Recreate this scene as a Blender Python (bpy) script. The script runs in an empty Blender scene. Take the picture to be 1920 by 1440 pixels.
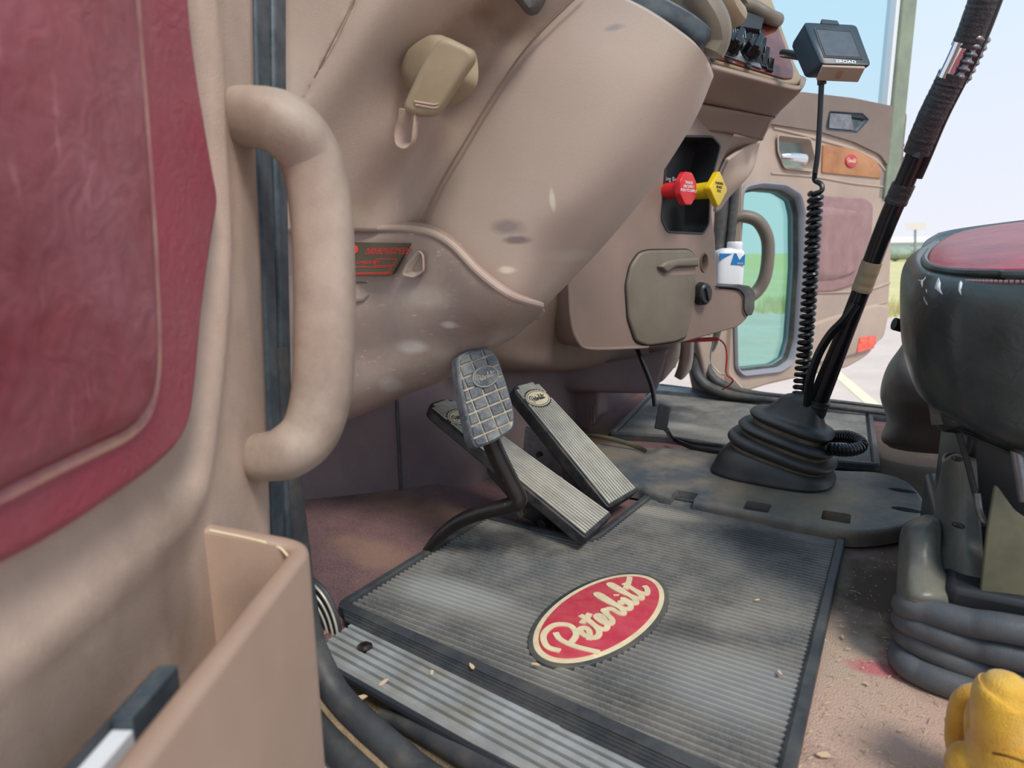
import bpy, bmesh, math, random
from mathutils import Vector, Matrix
random.seed(4)
V = Vector
SC = bpy.context.scene
COL = SC.collection
# ---------------------------------------------------------------- camera
F = 1222.0
def nrm(v): return V(v).normalized()
_cy = nrm((690, 250, -F)); _cx = -nrm((-2243, 220, -F)); _cx = (_cx - _cy*_cx.dot(_cy)).normalized()
_cz = _cx.cross(_cy)
RM = Matrix((_cx, _cy, _cz))                # camera -> world rotation
CP = V((0, 0, .5))
cd = bpy.data.cameras.new('camera'); cam = bpy.data.objects.new('camera', cd); COL.objects.link(cam)
cam.matrix_world = Matrix.Translation(CP) @ RM.to_4x4()
cd.sensor_fit = 'HORIZONTAL'; cd.sensor_width = 36; cd.lens = 36*F/1920; cd.clip_start = .02; cd.clip_end = 3000
SC.camera = cam
cd.dof.use_dof = True; cd.dof.focus_distance = 1.15; cd.dof.aperture_fstop = 5.6
# ---------------------------------------------------------------- light
w = bpy.data.worlds.new('sky'); SC.world = w; w.use_nodes = True
nt = w.node_tree; nt.nodes.clear()
wo = nt.nodes.new('ShaderNodeOutputWorld'); bg = nt.nodes.new('ShaderNodeBackground')
tc = nt.nodes.new('ShaderNodeTexCoord'); sp = nt.nodes.new('ShaderNodeSeparateXYZ'); cr = nt.nodes.new('ShaderNodeValToRGB')
nt.links.new(tc.outputs['Generated'], sp.inputs[0])
ma = nt.nodes.new('ShaderNodeMath'); ma.operation = 'MULTIPLY_ADD'; ma.inputs[1].default_value = -.16
nt.links.new(sp.outputs['X'], ma.inputs[0]); nt.links.new(sp.outputs['Z'], ma.inputs[2]); nt.links.new(ma.outputs[0], cr.inputs[0])
e = cr.color_ramp.elements
e[0].position = 0.0; e[0].color = (.80, .82, .90, 1)
e[1].position = 1.0; e[1].color = (.40, .62, .85, 1)
for p, c in ((.12, (.76, .80, .92, 1)), (.3, (.66, .80, .93, 1)), (.5, (.52, .74, .93, 1))):
    n_ = e.new(p); n_.color = c
nt.links.new(cr.outputs[0], bg.inputs[0]); bg.inputs[1].default_value = .82
nt.links.new(bg.outputs[0], wo.inputs[0])
sl = bpy.data.lights.new('sun', 'SUN'); so = bpy.data.objects.new('sun', sl); COL.objects.link(so)
sl.energy = 2.1; sl.angle = .30; sl.color = (1, .93, .82)
SUN_FROM = V((.60, -.42, .95))              # direction towards the sun
so.rotation_euler = SUN_FROM.to_track_quat('Z', 'Y').to_euler(); so.location = (0, -2, 5)
SC.view_settings.view_transform = 'Standard'; SC.view_settings.look = 'None'
SC.view_settings.exposure = 0.42; SC.view_settings.gamma = 1; SC.view_settings.use_curve_mapping = False
# ---------------------------------------------------------------- pixel helpers
def ray(u, v): return RM @ V((u-960, 720-v, -F))
def W(u, v, X=None, Y=None, Z=None):
    r = ray(u, v)
    t = (X-CP.x)/r.x if X is not None else ((Y-CP.y)/r.y if Y is not None else (Z-CP.z)/r.z)
    return CP + r*t
class Frame:
    def __init__(s, O, ax, ay):
        s.O = V(O); s.x = nrm(ax); s.n = s.x.cross(V(ay)).normalized(); s.y = s.n.cross(s.x)
    def p(s, a, b, c=0): return s.O + s.x*a + s.y*b + s.n*c
    def hit(s, u, v, c=0):
        r = ray(u, v); t = (s.O + s.n*c - CP).dot(s.n)/r.dot(s.n)
        q = CP + r*t - s.O; return (q.dot(s.x), q.dot(s.y))
    def hp(s, u, v, c=0): return s.p(*s.hit(u, v, c), c)
    def hs(s, pts, c=0): return [s.hit(u, v, c) for u, v in pts]
# ---------------------------------------------------------------- object helpers
def tag(o, label=None, cat=None, group=None, kind=None):
    if label: o['label'] = label
    if cat: o['category'] = cat
    if group: o['group'] = group
    if kind: o['kind'] = kind
    return o
def thing(name, loc, label, cat, group=None):
    o = bpy.data.objects.new(name, None); COL.objects.link(o); o.location = loc; o.empty_display_size = .02
    return tag(o, label, cat, group)
def base(o):
    q = V((0, 0, 0))
    while o: q += V(o.location); o = o.parent
    return q
class G:
    """collects geometry in world coordinates"""
    def __init__(s): s.v = []; s.f = []
    def add(s, v, f):
        k = len(s.v); s.v += [V(p) for p in v]; s.f += [[i+k for i in q] for q in f]; return s
def obj(name, g, mat, parent=None, smooth=35, bevel=0, seg=3, sub=0, solid=0, label=None, weld=True, at=None):
    off = base(parent) if parent else (V(at) if at else None)
    if off is None:
        lo = V([min(p[i] for p in g.v) for i in range(3)]); hi = V([max(p[i] for p in g.v) for i in range(3)])
        off = V(((lo.x+hi.x)/2, (lo.y+hi.y)/2, lo.z))
    me = bpy.data.meshes.new(name)
    me.from_pydata([tuple(p-off) for p in g.v], [], g.f); me.validate()
    if weld:
        bm = bmesh.new(); bm.from_mesh(me); bmesh.ops.remove_doubles(bm, verts=bm.verts, dist=1e-5)
        if not solid: bmesh.ops.recalc_face_normals(bm, faces=bm.faces)
        bm.to_mesh(me); bm.free()
    if smooth:
        me.shade_smooth(); me.set_sharp_from_angle(angle=math.radians(smooth))
    me.materials.append(mat)
    o = bpy.data.objects.new(name, me); COL.objects.link(o)
    if parent: o.parent = parent
    else: o.location = off
    if solid:
        m = o.modifiers.new('s', 'SOLIDIFY'); m.thickness = solid; m.offset = -1
    if bevel:
        m = o.modifiers.new('b', 'BEVEL'); m.width = bevel; m.segments = seg; m.limit_method = 'ANGLE'; m.angle_limit = math.radians(40)
    if sub:
        m = o.modifiers.new('u', 'SUBSURF'); m.levels = sub; m.render_levels = sub
    if label: o['label'] = label
    return o
def bake(o):
    dg = bpy.context.evaluated_depsgraph_get(); me = bpy.data.meshes.new_from_object(o.evaluated_get(dg))
    o.modifiers.clear(); o.data = me; return o
def cut(o, g, smooth=35):
    off = base(o); me = bpy.data.meshes.new('c'); me.from_pydata([tuple(p-off) for p in g.v], [], g.f)
    bm = bmesh.new(); bm.from_mesh(me); bmesh.ops.recalc_face_normals(bm, faces=bm.faces); bm.to_mesh(me); bm.free()
    c = bpy.data.objects.new('c', me); COL.objects.link(c); c.location = off
    src = o.data; n0 = len(src.polygons)
    for sol, slf in (('EXACT', False), ('EXACT', True), ('FAST', False)):
        m = o.modifiers.new('x', 'BOOLEAN'); m.object = c; m.operation = 'DIFFERENCE'; m.solver = sol
        if sol == 'EXACT': m.use_self = slf; m.use_hole_tolerant = slf
        bpy.context.view_layer.update(); bake(o)
        if len(o.data.polygons) > n0*.6 and o.data.polygons[0]: break
        print('boolean retry', o.name, len(o.data.polygons), n0); o.data = src
    bpy.data.objects.remove(c)
    o.data.set_sharp_from_angle(angle=math.radians(smooth)); return o
def cr1(p0, p1, p2, p3, t):
    return .5*((2*p1)+(p2-p0)*t+(2*p0-5*p1+4*p2-p3)*t*t+(3*p1-p0-3*p2+p3)*t**3)
def catmull(pts, n=6, closed=False):
    P = [V(p) for p in pts]; L = len(P); out = []
    if closed:
        for i in range(L):
            for k in range(n): out.append(cr1(P[i-1], P[i], P[(i+1) % L], P[(i+2) % L], k/n))
        return out
    for i in range(L-1):
        a = P[i-1] if i else P[0]*2-P[1]; d = P[i+2] if i+2 < L else P[-1]*2-P[-2]
        for k in range(n): out.append(cr1(a, P[i], P[i+1], d, k/n))
    out.append(P[-1]); return out
def rnd(pts, r, n=5):
    """round polygon corners (2D)"""
    P = [V(p[:2]) for p in pts]; out = []; L = len(P)
    for i in range(L):
        a, b, c = P[i-1], P[i], P[(i+1) % L]; rr = r[i] if isinstance(r, (list, tuple)) else r
        d1 = min(rr, (a-b).length*.49); d2 = min(rr, (c-b).length*.49)
        s = b+(a-b).normalized()*d1; t = b+(c-b).normalized()*d2
        for k in range(n+1):
            q = k/n; out.append((s*(1-q)**2 + b*2*q*(1-q) + t*q*q))
    return out
def inset(pts, d):
    P = [V(p[:2]) for p in pts]; L = len(P); area = sum(P[i].x*P[(i+1) % L].y-P[(i+1) % L].x*P[i].y for i in range(L))
    sg = 1 if area > 0 else -1; out = []
    for i in range(L):
        t1 = (P[i]-P[i-1]); t2 = (P[(i+1) % L]-P[i])
        n1 = V((-t1.y, t1.x)).normalized() if t1.length > 1e-9 else V((0, 0)); n2 = V((-t2.y, t2.x)).normalized() if t2.length > 1e-9 else V((0, 0))
        m = n1+n2; m = m.normalized() if m.length > 1e-6 else n1
        k = max(.5, m.dot(n1) if n1.length else 1); out.append(P[i]+m*sg*d/k)
    for it in range(12):
        bad = False
        for i in range(L):
            j = (i+1) % L
            if (out[j]-out[i]).dot(P[j]-P[i]) < -1e-12:
                mid_ = (out[i]+out[j])/2; out[i] = mid_; out[j] = mid_.copy(); bad = True
        if not bad: break
    return out
def rings(rs, g=None, cap0=True, cap1=True, closed=True):
    g = g or G(); n = len(rs[0]); v = [p for r in rs for p in r]; f = []
    for j in range(len(rs)-1):
        for i in range(n if closed else n-1):
            a = j*n+i; b = j*n+(i+1) % n; f.append([a, b, b+n, a+n])
    if cap0: f.append(list(range(n))[::-1])
    if cap1: f.append([(len(rs)-1)*n+i for i in range(n)])
    return g.add(v, f)
def slab(fr, pts, c0, c1, g=None):
    return rings([[fr.p(a, b, c0) for a, b in pts], [fr.p(a, b, c1) for a, b in pts]], g)
def softslab(fr, pts, c0, c1, r, g=None, n=4):
    """slab whose front edge is rounded by radius r"""
    rs = [[fr.p(a, b, c0) for a, b in pts], [fr.p(a, b, c1-r) for a, b in pts]]
    for k in range(1, n+1):
        th = math.pi/2*k/n; q = inset(pts, r*(1-math.cos(th))); rs.append([fr.p(a, b, c1-r+r*math.sin(th)) for a, b in q])
    return rings(rs, g)
def pillow(fr, pts, prof, ctr=None, g=None):
    """prof: list of (scale, c) about the centroid"""
    P = [V(p[:2]) for p in pts]; c0 = ctr and V(ctr) or sum(P, V((0, 0)))/len(P)
    rs = [[fr.p(*(c0+(p-c0)*s), c) for p in P] for s, c in prof]
    return rings(rs, g)
def tray(fr, pts, c_back, c_lip, lip=.003, slope=.006, g=None):
    o1 = inset(pts, -lip); i1 = pts; i2 = inset(pts, slope)
    rs = [[fr.p(a, b, c_lip-.002) for a, b in o1], [fr.p(a, b, c_lip+.001) for a, b in inset(o1, .001)], [fr.p(a, b, c_lip+.001) for a, b in i1], [fr.p(a, b, c_lip-.004) for a, b in inset(pts, .002)], [fr.p(a, b, c_back+.006) for a, b in i2], [fr.p(a, b, c_back) for a, b in inset(i2, .006)]]
    return rings(rs, g, cap0=False)
def box(fr, a0, a1, b0, b1, c0, c1, g=None):
    return slab(fr, [(a0, b0), (a1, b0), (a1, b1), (a0, b1)], c0, c1, g)
def disc(cx, cy, rx, ry=None, n=32, ph=0):
    ry = ry or rx; return [V((cx+rx*math.cos(ph+2*math.pi*i/n), cy+ry*math.sin(ph+2*math.pi*i/n))) for i in range(n)]
def tube(pts, r, n=12, smooth=6, g=None, flat=1.0, up=None, closed=False, cap=True, prof=None):
    """r: number or list per control point; flat: second radius factor along the binormal"""
    P = [V(p) for p in pts]
    if isinstance(r, (int, float)): r = [r]*len(P)
    if smooth > 1:
        q = [V((*p, rr)) for p, rr in zip(P, r)]; q = catmull(q, smooth, closed)
        P = [V(a[:3]) for a in q]; r = [max(a[3], 1e-4) for a in q]
    L = len(P); T = []
    for i in range(L):
        if closed: T.append((P[(i+1) % L]-P[i-1]).normalized())
        else: T.append((P[min(i+1, L-1)]-P[max(i-1, 0)]).normalized())
    u = V(up) if up else (V((0, 0, 1)) if abs(T[0].z) < .9 else V((1, 0, 0)))
    rs = []
    for i in range(L):
        u = (u-T[i]*u.dot(T[i]))
        u = u.normalized() if u.length > 1e-6 else T[i].orthogonal().normalized()
        b = T[i].cross(u)
        if up: pass
        ring = []
        for k in range(n):
            a = 2*math.pi*k/n
            x, y = (math.cos(a), math.sin(a)) if not prof else prof[k]
            ring.append(P[i]+u*(x*r[i])+b*(y*r[i]*flat))
        rs.append(ring)
    if closed: rs.append(rs[0])
    return rings(rs, g, cap0=cap and not closed, cap1=cap and not closed)
def loft(rows, nu=8, nv=8, fn=W, ext=None):
    """rows of (u, v, Y) pixels+depth, smooth interpolated"""
    R = [catmull([V(p) for p in r], nu) for r in rows]
    cols = [catmull([R[j][i] for j in range(len(R))], nv) for i in range(len(R[0]))]
    g = G(); n = len(cols[0]); g.v = [fn(p[0], p[1], Y=p[2]) for c in cols for p in c]
    if ext:
        cols.append(None); lastc = g.v[-n:]; g.v += [p+V(ext) for p in lastc]
    g.f = [[i*n+j, (i+1)*n+j, (i+1)*n+j+1, i*n+j+1] for i in range(len(cols)-1) for j in range(n-1)]
    return facecam(g)
def facecam(g):
    f = g.f[len(g.f)//2]; a, b, c = g.v[f[0]], g.v[f[1]], g.v[f[2]]
    if (b-a).cross(c-a).dot(CP-a) < 0: g.f = [q[::-1] for q in g.f]
    return g
def coil(path, R, r, turns, n=7, per=12, g=None):
    P = catmull(path, 12); 
    d = [0]
    for i in range(1, len(P)): d.append(d[-1]+(P[i]-P[i-1]).length)
    tot = d[-1]; pts = []; N = turns*per; u = None
    j = 0
    for k in range(N+1):
        s = tot*k/N
        while j < len(P)-2 and d[j+1] < s: j += 1
        t = (s-d[j])/max(d[j+1]-d[j], 1e-9); c = P[j].lerp(P[j+1], t); T = (P[j+1]-P[j]).normalized()
        if u is None: u = T.orthogonal().normalized()
        u = (u-T*u.dot(T)).normalized(); b = T.cross(u); a = 2*math.pi*k/per
        pts.append(c+(u*math.cos(a)+b*math.sin(a))*R)
    return tube(pts, r, n=n, smooth=1, g=g)
def text(fr, s, a, b, size, c, mat, parent, name, shear=0, rot=0, depth=.0004, align='CENTER', bold=0):
    cu = bpy.data.curves.new('t', 'FONT'); cu.body = s; cu.size = size; cu.shear = shear; cu.align_x = align; cu.align_y = 'CENTER'
    cu.extrude = depth; cu.offset = bold; cu.resolution_u = 3
    o = bpy.data.objects.new('t', cu); COL.objects.link(o); bpy.context.view_layer.update()
    me = bpy.data.meshes.new_from_object(o.evaluated_get(bpy.context.evaluated_depsgraph_get()))
    g = G(); cr_, sr_ = math.cos(rot), math.sin(rot)
    g.add([fr.p(a+v.co.x*cr_-v.co.y*sr_, b+v.co.x*sr_+v.co.y*cr_, c+v.co.z) for v in me.vertices], [list(p.vertices) for p in me.polygons])
    bpy.data.objects.remove(o); bpy.data.meshes.remove(me); bpy.data.curves.remove(cu)
    return obj(name, g, mat, parent, smooth=0, weld=False)
# cursive badge lettering, unit box about 10 x 3
SCRIPT = [
 [(1.5, -.7), (1.0, .6), (.9, 1.6), (1.2, 2.2)],
 [(.1, 1.0), (-.1, 1.8), (.6, 2.6), (1.7, 2.7), (2.3, 2.0), (1.9, 1.2), (1.0, .95)],
 [(2.0, .35), (2.6, .75), (2.75, 1.15), (2.4, 1.3), (2.15, .8), (2.35, .25), (2.8, .2), (3.2, .6), (3.5, 1.5), (3.55, 2.1)],
 [(3.5, 1.7), (3.3, .7), (3.45, .2), (3.9, .35), (4.3, .9), (4.35, 1.25), (4.05, 1.25), (3.9, .7), (4.1, .25), (4.5, .4), (4.8, 1.1)],
 [(2.95, 1.55), (3.6, 1.65), (4.1, 1.75)],
 [(4.8, .9), (4.9, 1.3), (5.15, 1.2), (5.4, 1.05), (5.35, .5), (5.5, .2), (5.8, .5), (6.1, 1.6), (6.25, 2.5), (6.05, 2.6), (5.9, 1.8), (5.95, .6), (6.2, .2), (6.55, .35), (6.6, .8), (6.4, 1.0), (6.2, .8)],
 [(6.6, .6), (6.85, 1.1), (6.85, .5), (7.0, .2), (7.3, .5), (7.6, 1.5), (7.8, 2.5), (7.6, 2.6), (7.45, 1.8), (7.5, .6), (7.7, .2), (8.0, .5), (8.3, 1.4), (8.4, 2.0)],
 [(6.9, 1.6), (6.95, 1.65)],
 [(8.35, 1.8), (8.2, .8), (8.35, .25), (8.8, .4), (9.1, .8)],
 [(7.9, 1.55), (8.6, 1.75), (9.4, 2.1)]]
def script(fr, a, b, size, c, mat, parent, name, rot=0, wd=.26, h=.0006, slant=.12):
    g = G(); cs, sn = math.cos(rot), math.sin(rot)
    for si, st in enumerate(SCRIPT):
        P = catmull([V((x+y*slant-5.0, y-1.1)) for x, y in st], 5); L = len(P); lf = []; rt = []
        for i in range(L):
            T = (P[min(i+1, L-1)]-P[max(i-1, 0)]); T = T.normalized() if T.length > 1e-6 else V((1, 0)); N = V((-T.y, T.x))*wd*.5
            for q, l in ((P[i]+N, lf), (P[i]-N, rt)):
                x, y = q.x*size, q.y*size; l.append((a+x*cs-y*sn, b+x*sn+y*cs))
        k = [fr.p(*q, c+h+(si*1.1+i*.05)*h*.05) for i, q in enumerate(lf)]+[fr.p(*q, c+h+(si*1.1+i*.05)*h*.05) for i, q in enumerate(rt)]+[fr.p(*q, c-h) for q in lf]+[fr.p(*q, c-h) for q in rt]
        f = []
        for i in range(L-1):
            f += [[i, i+1, L+i+1, L+i], [i, 2*L+i, 2*L+i+1, i+1], [L+i, L+i+1, 3*L+i+1, 3*L+i]]
        f += [[0, L, 3*L, 2*L], [L-1, 3*L-1, 4*L-1, 2*L-1]]
        g.add(k, f)
    return obj(name, g, mat, parent, smooth=0, weld=False)
# ---------------------------------------------------------------- materials
def srgb(c):
    return tuple((x/255/12.92 if x/255 <= .04045 else ((x/255+.055)/1.055)**2.4) for x in c)+(1,)
def mk(name, c1, c2=None, rough=.55, ns=6, grain=None, gs=900, dust=None, da=.5, ds=9, metal=0, spec=.5, scr=None, sdir=(60, 60, 3), sd=.62, coat=0, emit=0, alpha=1, fine=None, sheen=0, wave=None):
    m = bpy.data.materials.new(name); m.use_nodes = True; N = m.node_tree.nodes; L = m.node_tree.links
    b = N['Principled BSDF']; b.inputs['Roughness'].default_value = rough; b.inputs['Metallic'].default_value = metal
    b.inputs['Specular IOR Level'].default_value = spec; b.inputs['Coat Weight'].default_value = coat; b.inputs['Sheen Weight'].default_value = sheen
    co = N.new('ShaderNodeTexCoord').outputs['Object']
    def noise(scale, detail=4, src=co, r=.55):
        n = N.new('ShaderNodeTexNoise'); n.inputs['Scale'].default_value = scale; n.inputs['Detail'].default_value = detail; n.inputs['Roughness'].default_value = r
        L.new(src, n.inputs['Vector']); return n.outputs[0]
    def ramp(s, p0, p1):
        r = N.new('ShaderNodeMapRange'); r.inputs[1].default_value = p0; r.inputs[2].default_value = p1; L.new(s, r.inputs[0]); return r.outputs[0]
    def mix(fac, a, c):
        x = N.new('ShaderNodeMix'); x.data_type = 'RGBA'
        if isinstance(fac, float): x.inputs[0].default_value = fac
        else: L.new(fac, x.inputs[0])
        if isinstance(a, tuple): x.inputs[6].default_value = a
        else: L.new(a, x.inputs[6])
        if isinstance(c, tuple): x.inputs[7].default_value = c
        else: L.new(c, x.inputs[7])
        return x.outputs[2]
    def mul(s, k):
        x = N.new('ShaderNodeMath'); x.operation = 'MULTIPLY'; L.new(s, x.inputs[0])
        if isinstance(k, (int, float)): x.inputs[1].default_value = k
        else: L.new(k, x.inputs[1])
        return x.outputs[0]
    c1 = srgb(c1); cur = c1
    if c2: cur = mix(ramp(noise(ns, 6, r=.62), .35, .65), c1, srgb(c2))
    if dust: cur = mix(mul(ramp(noise(ds, 8, r=.7), .42, .68), da), cur, srgb(dust))
    if scr:
        mp = N.new('ShaderNodeMapping'); mp.inputs['Scale'].default_value = sdir; mp.inputs['Rotation'].default_value = (.3, .5, .2); L.new(co, mp.inputs[0])
        cur = mix(mul(ramp(noise(4, 3, mp.outputs[0]), sd, sd+.1), .7), cur, srgb(scr))
    if fine: cur = mix(mul(ramp(noise(fine[0], 2), .45, .62), fine[2]), cur, srgb(fine[1]))
    if isinstance(cur, tuple): b.inputs['Base Color'].default_value = cur
    else: L.new(cur, b.inputs['Base Color'])
    if grain:
        bp = N.new('ShaderNodeBump'); bp.inputs['Strength'].default_value = grain; bp.inputs['Distance'].default_value = .002
        L.new(noise(gs, 2), bp.inputs['Height']); L.new(bp.outputs[0], b.inputs['Normal'])
    if wave:
        vo = N.new('ShaderNodeTexNoise'); vo.inputs['Scale'].default_value = wave[0]; vo.inputs['Distortion'].default_value = 1.5; vo.inputs['Detail'].default_value = 6; L.new(co, vo.inputs['Vector'])
        bp = N.new('ShaderNodeBump'); bp.inputs['Strength'].default_value = wave[1]; bp.inputs['Distance'].default_value = .004
        L.new(vo.outputs[0], bp.inputs['Height']); L.new(bp.outputs[0], b.inputs['Normal'])
    MATK[name] = dict(m=m, N=N, L=L, b=b, co=co, noise=noise, ramp=ramp, mix=mix, mul=mul, cur=cur)
    return m
MATK = {}
def blob(name, items):
    """stains and other soft colour patches: (centre, radius xyz, colour, amount) in object space"""
    k = MATK[name]; N, L = k['N'], k['L']; cur = k['cur']
    for ctr, rad, col, amt in items:
        mp = N.new('ShaderNodeMapping'); mp.vector_type = 'TEXTURE'; mp.inputs['Location'].default_value = ctr; mp.inputs['Scale'].default_value = rad; L.new(k['co'], mp.inputs[0])
        ln = N.new('ShaderNodeVectorMath'); ln.operation = 'LENGTH'; L.new(mp.outputs[0], ln.inputs[0])
        ad = N.new('ShaderNodeMath'); ad.operation = 'MULTIPLY_ADD'; ad.inputs[1].default_value = 1.3; L.new(k['noise'](14, 6, r=.7), ad.inputs[0]); L.new(ln.outputs['Value'], ad.inputs[2])
        cur = k['mix'](k['mul'](k['ramp'](ad.outputs[0], 1.75, 1.15), amt), cur, srgb(col))
    L.new(cur, k['b'].inputs['Base Color']); k['cur'] = cur
def glassmat(name, col, trans=.75, rough=.02):
    m = bpy.data.materials.new(name); m.use_nodes = True; N = m.node_tree.nodes; L = m.node_tree.links
    N.remove(N['Principled BSDF']); t = N.new('ShaderNodeBsdfTransparent'); t.inputs[0].default_value = srgb(col)
    g = N.new('ShaderNodeBsdfGlossy'); g.inputs['Roughness'].default_value = rough; x = N.new('ShaderNodeMixShader'); x.inputs[0].default_value = 1-trans
    L.new(t.outputs[0], x.inputs[1]); L.new(g.outputs[0], x.inputs[2]); L.new(x.outputs[0], N['Material Output'].inputs[0]); return m

M = {}
def mm(k, *a, **kw): M[k] = mk(k, *a, **kw); return M[k]
mm('door_plastic', (194, 168, 152), (180, 155, 141), .6, 5, grain=.35, gs=700, dust=(150, 132, 116), da=.45, ds=5)
mm('handle_plastic', (170, 149, 136), (140, 121, 109), .5, 9, grain=.3, gs=900, dust=(190, 176, 160), da=.45, ds=12)
mm('pocket_plastic', (164, 136, 120), (172, 145, 128), .42, 6, grain=.25, gs=900)
mm('leather', (150, 68, 78), (122, 50, 60), .42, 8, wave=(34, .5), dust=(176, 126, 134), da=.45, ds=6, scr=(190, 130, 136), sdir=(30, 30, 5), sd=.66)
mm('leather_band', (158, 70, 84), (140, 62, 74), .42, 12, wave=(70, .3), dust=(180, 112, 120), da=.3, ds=12)
mm('piping', (178, 120, 118), (160, 96, 98), .5, 30, dust=(190, 170, 130), da=.5, ds=20)
mm('dash', (182, 160, 147), (170, 148, 136), .55, 4, grain=.3, gs=900, dust=(184, 170, 152), da=.45, ds=5, scr=(196, 184, 172), sd=.70)
mm('column', (188, 168, 156), (178, 158, 146), .5, 4, grain=.22, gs=900, dust=(188, 176, 160), da=.3, ds=4, scr=(196, 184, 172), sd=.73)
mm('shroud', (164, 143, 133), (148, 128, 119), .45, 5, grain=.2, gs=900, dust=(176, 162, 150), da=.4, ds=8, scr=(190, 182, 174), sdir=(10, 44, 50), sd=.64)
mm('dash_dark', (146, 123, 112), (130, 109, 100), .5, 5, grain=.2, gs=900, dust=(140, 120, 104), da=.4, ds=10)
mm('brown_grey', (122, 112, 98), (108, 98, 86), .45, 8, grain=.2, gs=900)
mm('kick', (122, 106, 110), (110, 95, 99), .5, 5, grain=.15, gs=900, dust=(140, 122, 112), da=.3)
mm('tan_handle', (158, 140, 114), (146, 128, 104), .5, 12, grain=.2, gs=900)
mm('rubber', (52, 54, 58), (68, 70, 74), .55, 20, dust=(120, 112, 98), da=.55, ds=14)
mm('seal', (52, 64, 74), (64, 76, 86), .5, 20, dust=(120, 126, 126), da=.4, ds=30)
mm('black', (34, 36, 40), (42, 44, 48), .4, 12)
mm('black_gloss', (22, 23, 26), None, .22)
mm('cable', (20, 21, 25), None, .3)
mm('tape', (38, 38, 42), (52, 52, 56), .35, 60, wave=(130, .5))
mm('arm_metal', (48, 40, 38), (36, 32, 32), .35, 15, metal=.3, scr=(140, 134, 126), sd=.68)
mm('pad_rubber', (64, 73, 84), (48, 55, 66), .42, 30, dust=(170, 172, 170), da=.55, ds=30, fine=(500, (150, 150, 146), .25))
mm('groove', (186, 176, 158), (150, 140, 124), .8, 60)
mm('treadle_black', (34, 35, 38), (44, 44, 47), .5, 30, dust=(110, 104, 94), da=.3, ds=40)
mm('treadle_metal', (206, 200, 188), (180, 175, 165), .4, 25, metal=.2, dust=(150, 138, 118), da=.4, ds=20)
mm('sill_metal', (186, 190, 192), (160, 164, 166), .4, 20, metal=.35, dust=(150, 136, 112), da=.6, ds=12)
mm('mat_rubber', (112, 112, 112), (84, 84, 86), .55, 9, dust=(166, 160, 148), da=.6, ds=7, fine=(300, (150, 146, 136), .25))
mm('mat_groove', (34, 34, 35), (56, 53, 49), .8, 12, dust=(120, 110, 94), da=.35, ds=8)
mm('mat_rim', (58, 62, 68), (46, 49, 54), .5, 16, dust=(120, 116, 106), da=.35, ds=12)
mm('dirt', (172, 152, 124), (140, 120, 96), .95, 60, grain=.8, gs=500)
mm('badge_red', (196, 58, 76), (186, 50, 70), .5, 30, dust=(210, 120, 120), da=.3, ds=40)
mm('badge_cream', (228, 212, 176), (210, 190, 156), .6, 40)
mm('plate_dark', (86, 76, 54), (70, 62, 44), .35, 20)
mm('red_print', (226, 60, 52), None, .5)
mm('cover', (74, 80, 88), (104, 104, 102), .5, 8, grain=.3, gs=400, dust=(150, 132, 108), da=.85, ds=7)
mm('boot', (48, 50, 54), (58, 60, 63), .5, 12, dust=(92, 84, 72), da=.4, ds=9)
mm('boot_dirt', (128, 110, 88), (92, 82, 68), .8, 20)
mm('red_knob', (205, 26, 34), None, .35); mm('yellow_knob', (232, 196, 24), None, .35)
mm('white', (226, 228, 232), None, .45); mm('white_paint', (225, 228, 232), None, .35, coat=.5, spec=.5)
mm('blue', (36, 120, 190), None, .45); mm('grey_print', (90, 90, 100), None, .6)
mm('chrome', (225, 228, 235), None, .08, metal=1)
mm('steel', (150, 152, 156), (120, 120, 124), .35, 40, metal=.8)
mm('wood', (186, 128, 78), (160, 102, 62), .3, 14, coat=.4)
mm('burl', (120, 58, 44), (80, 34, 30), .12, 30, coat=1)
mm('pdoor', (184, 164, 150), (172, 152, 140), .6, 5, grain=.2, gs=700, dust=(160, 140, 124), da=.3)
mm('pdoor_dark', (132, 116, 106), (120, 104, 96), .6, 5, grain=.2, gs=700)
mm('pleat', (158, 124, 124), (146, 112, 112), .5, 20)
mm('phandle', (116, 106, 96), None, .5)
mm('lens_red', (230, 70, 62), (244, 120, 96), .2, 60)
mm('seat_black', (26, 32, 34), (36, 44, 46), .30, 14, wave=(60, .18), dust=(84, 92, 90), da=.30, ds=4)
mm('seat_red', (160, 40, 54), (120, 28, 42), .35, 12, wave=(60, .25), dust=(180, 80, 78), da=.3, ds=9)
mm('seat_vinyl', (92, 96, 92), (74, 78, 78), .4, 8, wave=(40, .2), dust=(146, 140, 122), da=.5, ds=7)
mm('bellows', (70, 76, 84), (84, 88, 94), .5, 14, dust=(112, 110, 104), da=.5, ds=8, grain=.2, gs=500)
mm('bag', (124, 115, 108), (104, 96, 92), .5, 10, wave=(20, .3))
mm('olive', (112, 110, 88), (80, 80, 66), .4, 9)
mm('glove', (222, 170, 44), (190, 132, 26), .85, 22, grain=.7, gs=600, dust=(236, 196, 96), da=.5, ds=30, sheen=.4)
mm('glove_dark', (120, 86, 22), None, .9)
mm('screen', (62, 72, 84), (74, 84, 94), .35, 60)
mm('monitor', (40, 58, 68), (34, 48, 60), .4, 10)
mm('monitor_base', (176, 156, 138), None, .5)
mm('wire_red', (190, 30, 40), None, .4); mm('wire_white', (225, 220, 205), None, .4)
mm('straw', (196, 178, 140), None, .8); mm('leafm', (206, 178, 150), None, .8)
mm('post', (140, 150, 128), (120, 130, 116), .5, 10)
mm('ground', (222, 200, 190), (206, 186, 176), .9, .6, dust=(190, 172, 160), da=.4, ds=1.5)
mm('road_line', (246, 226, 190), None, .8)
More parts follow.
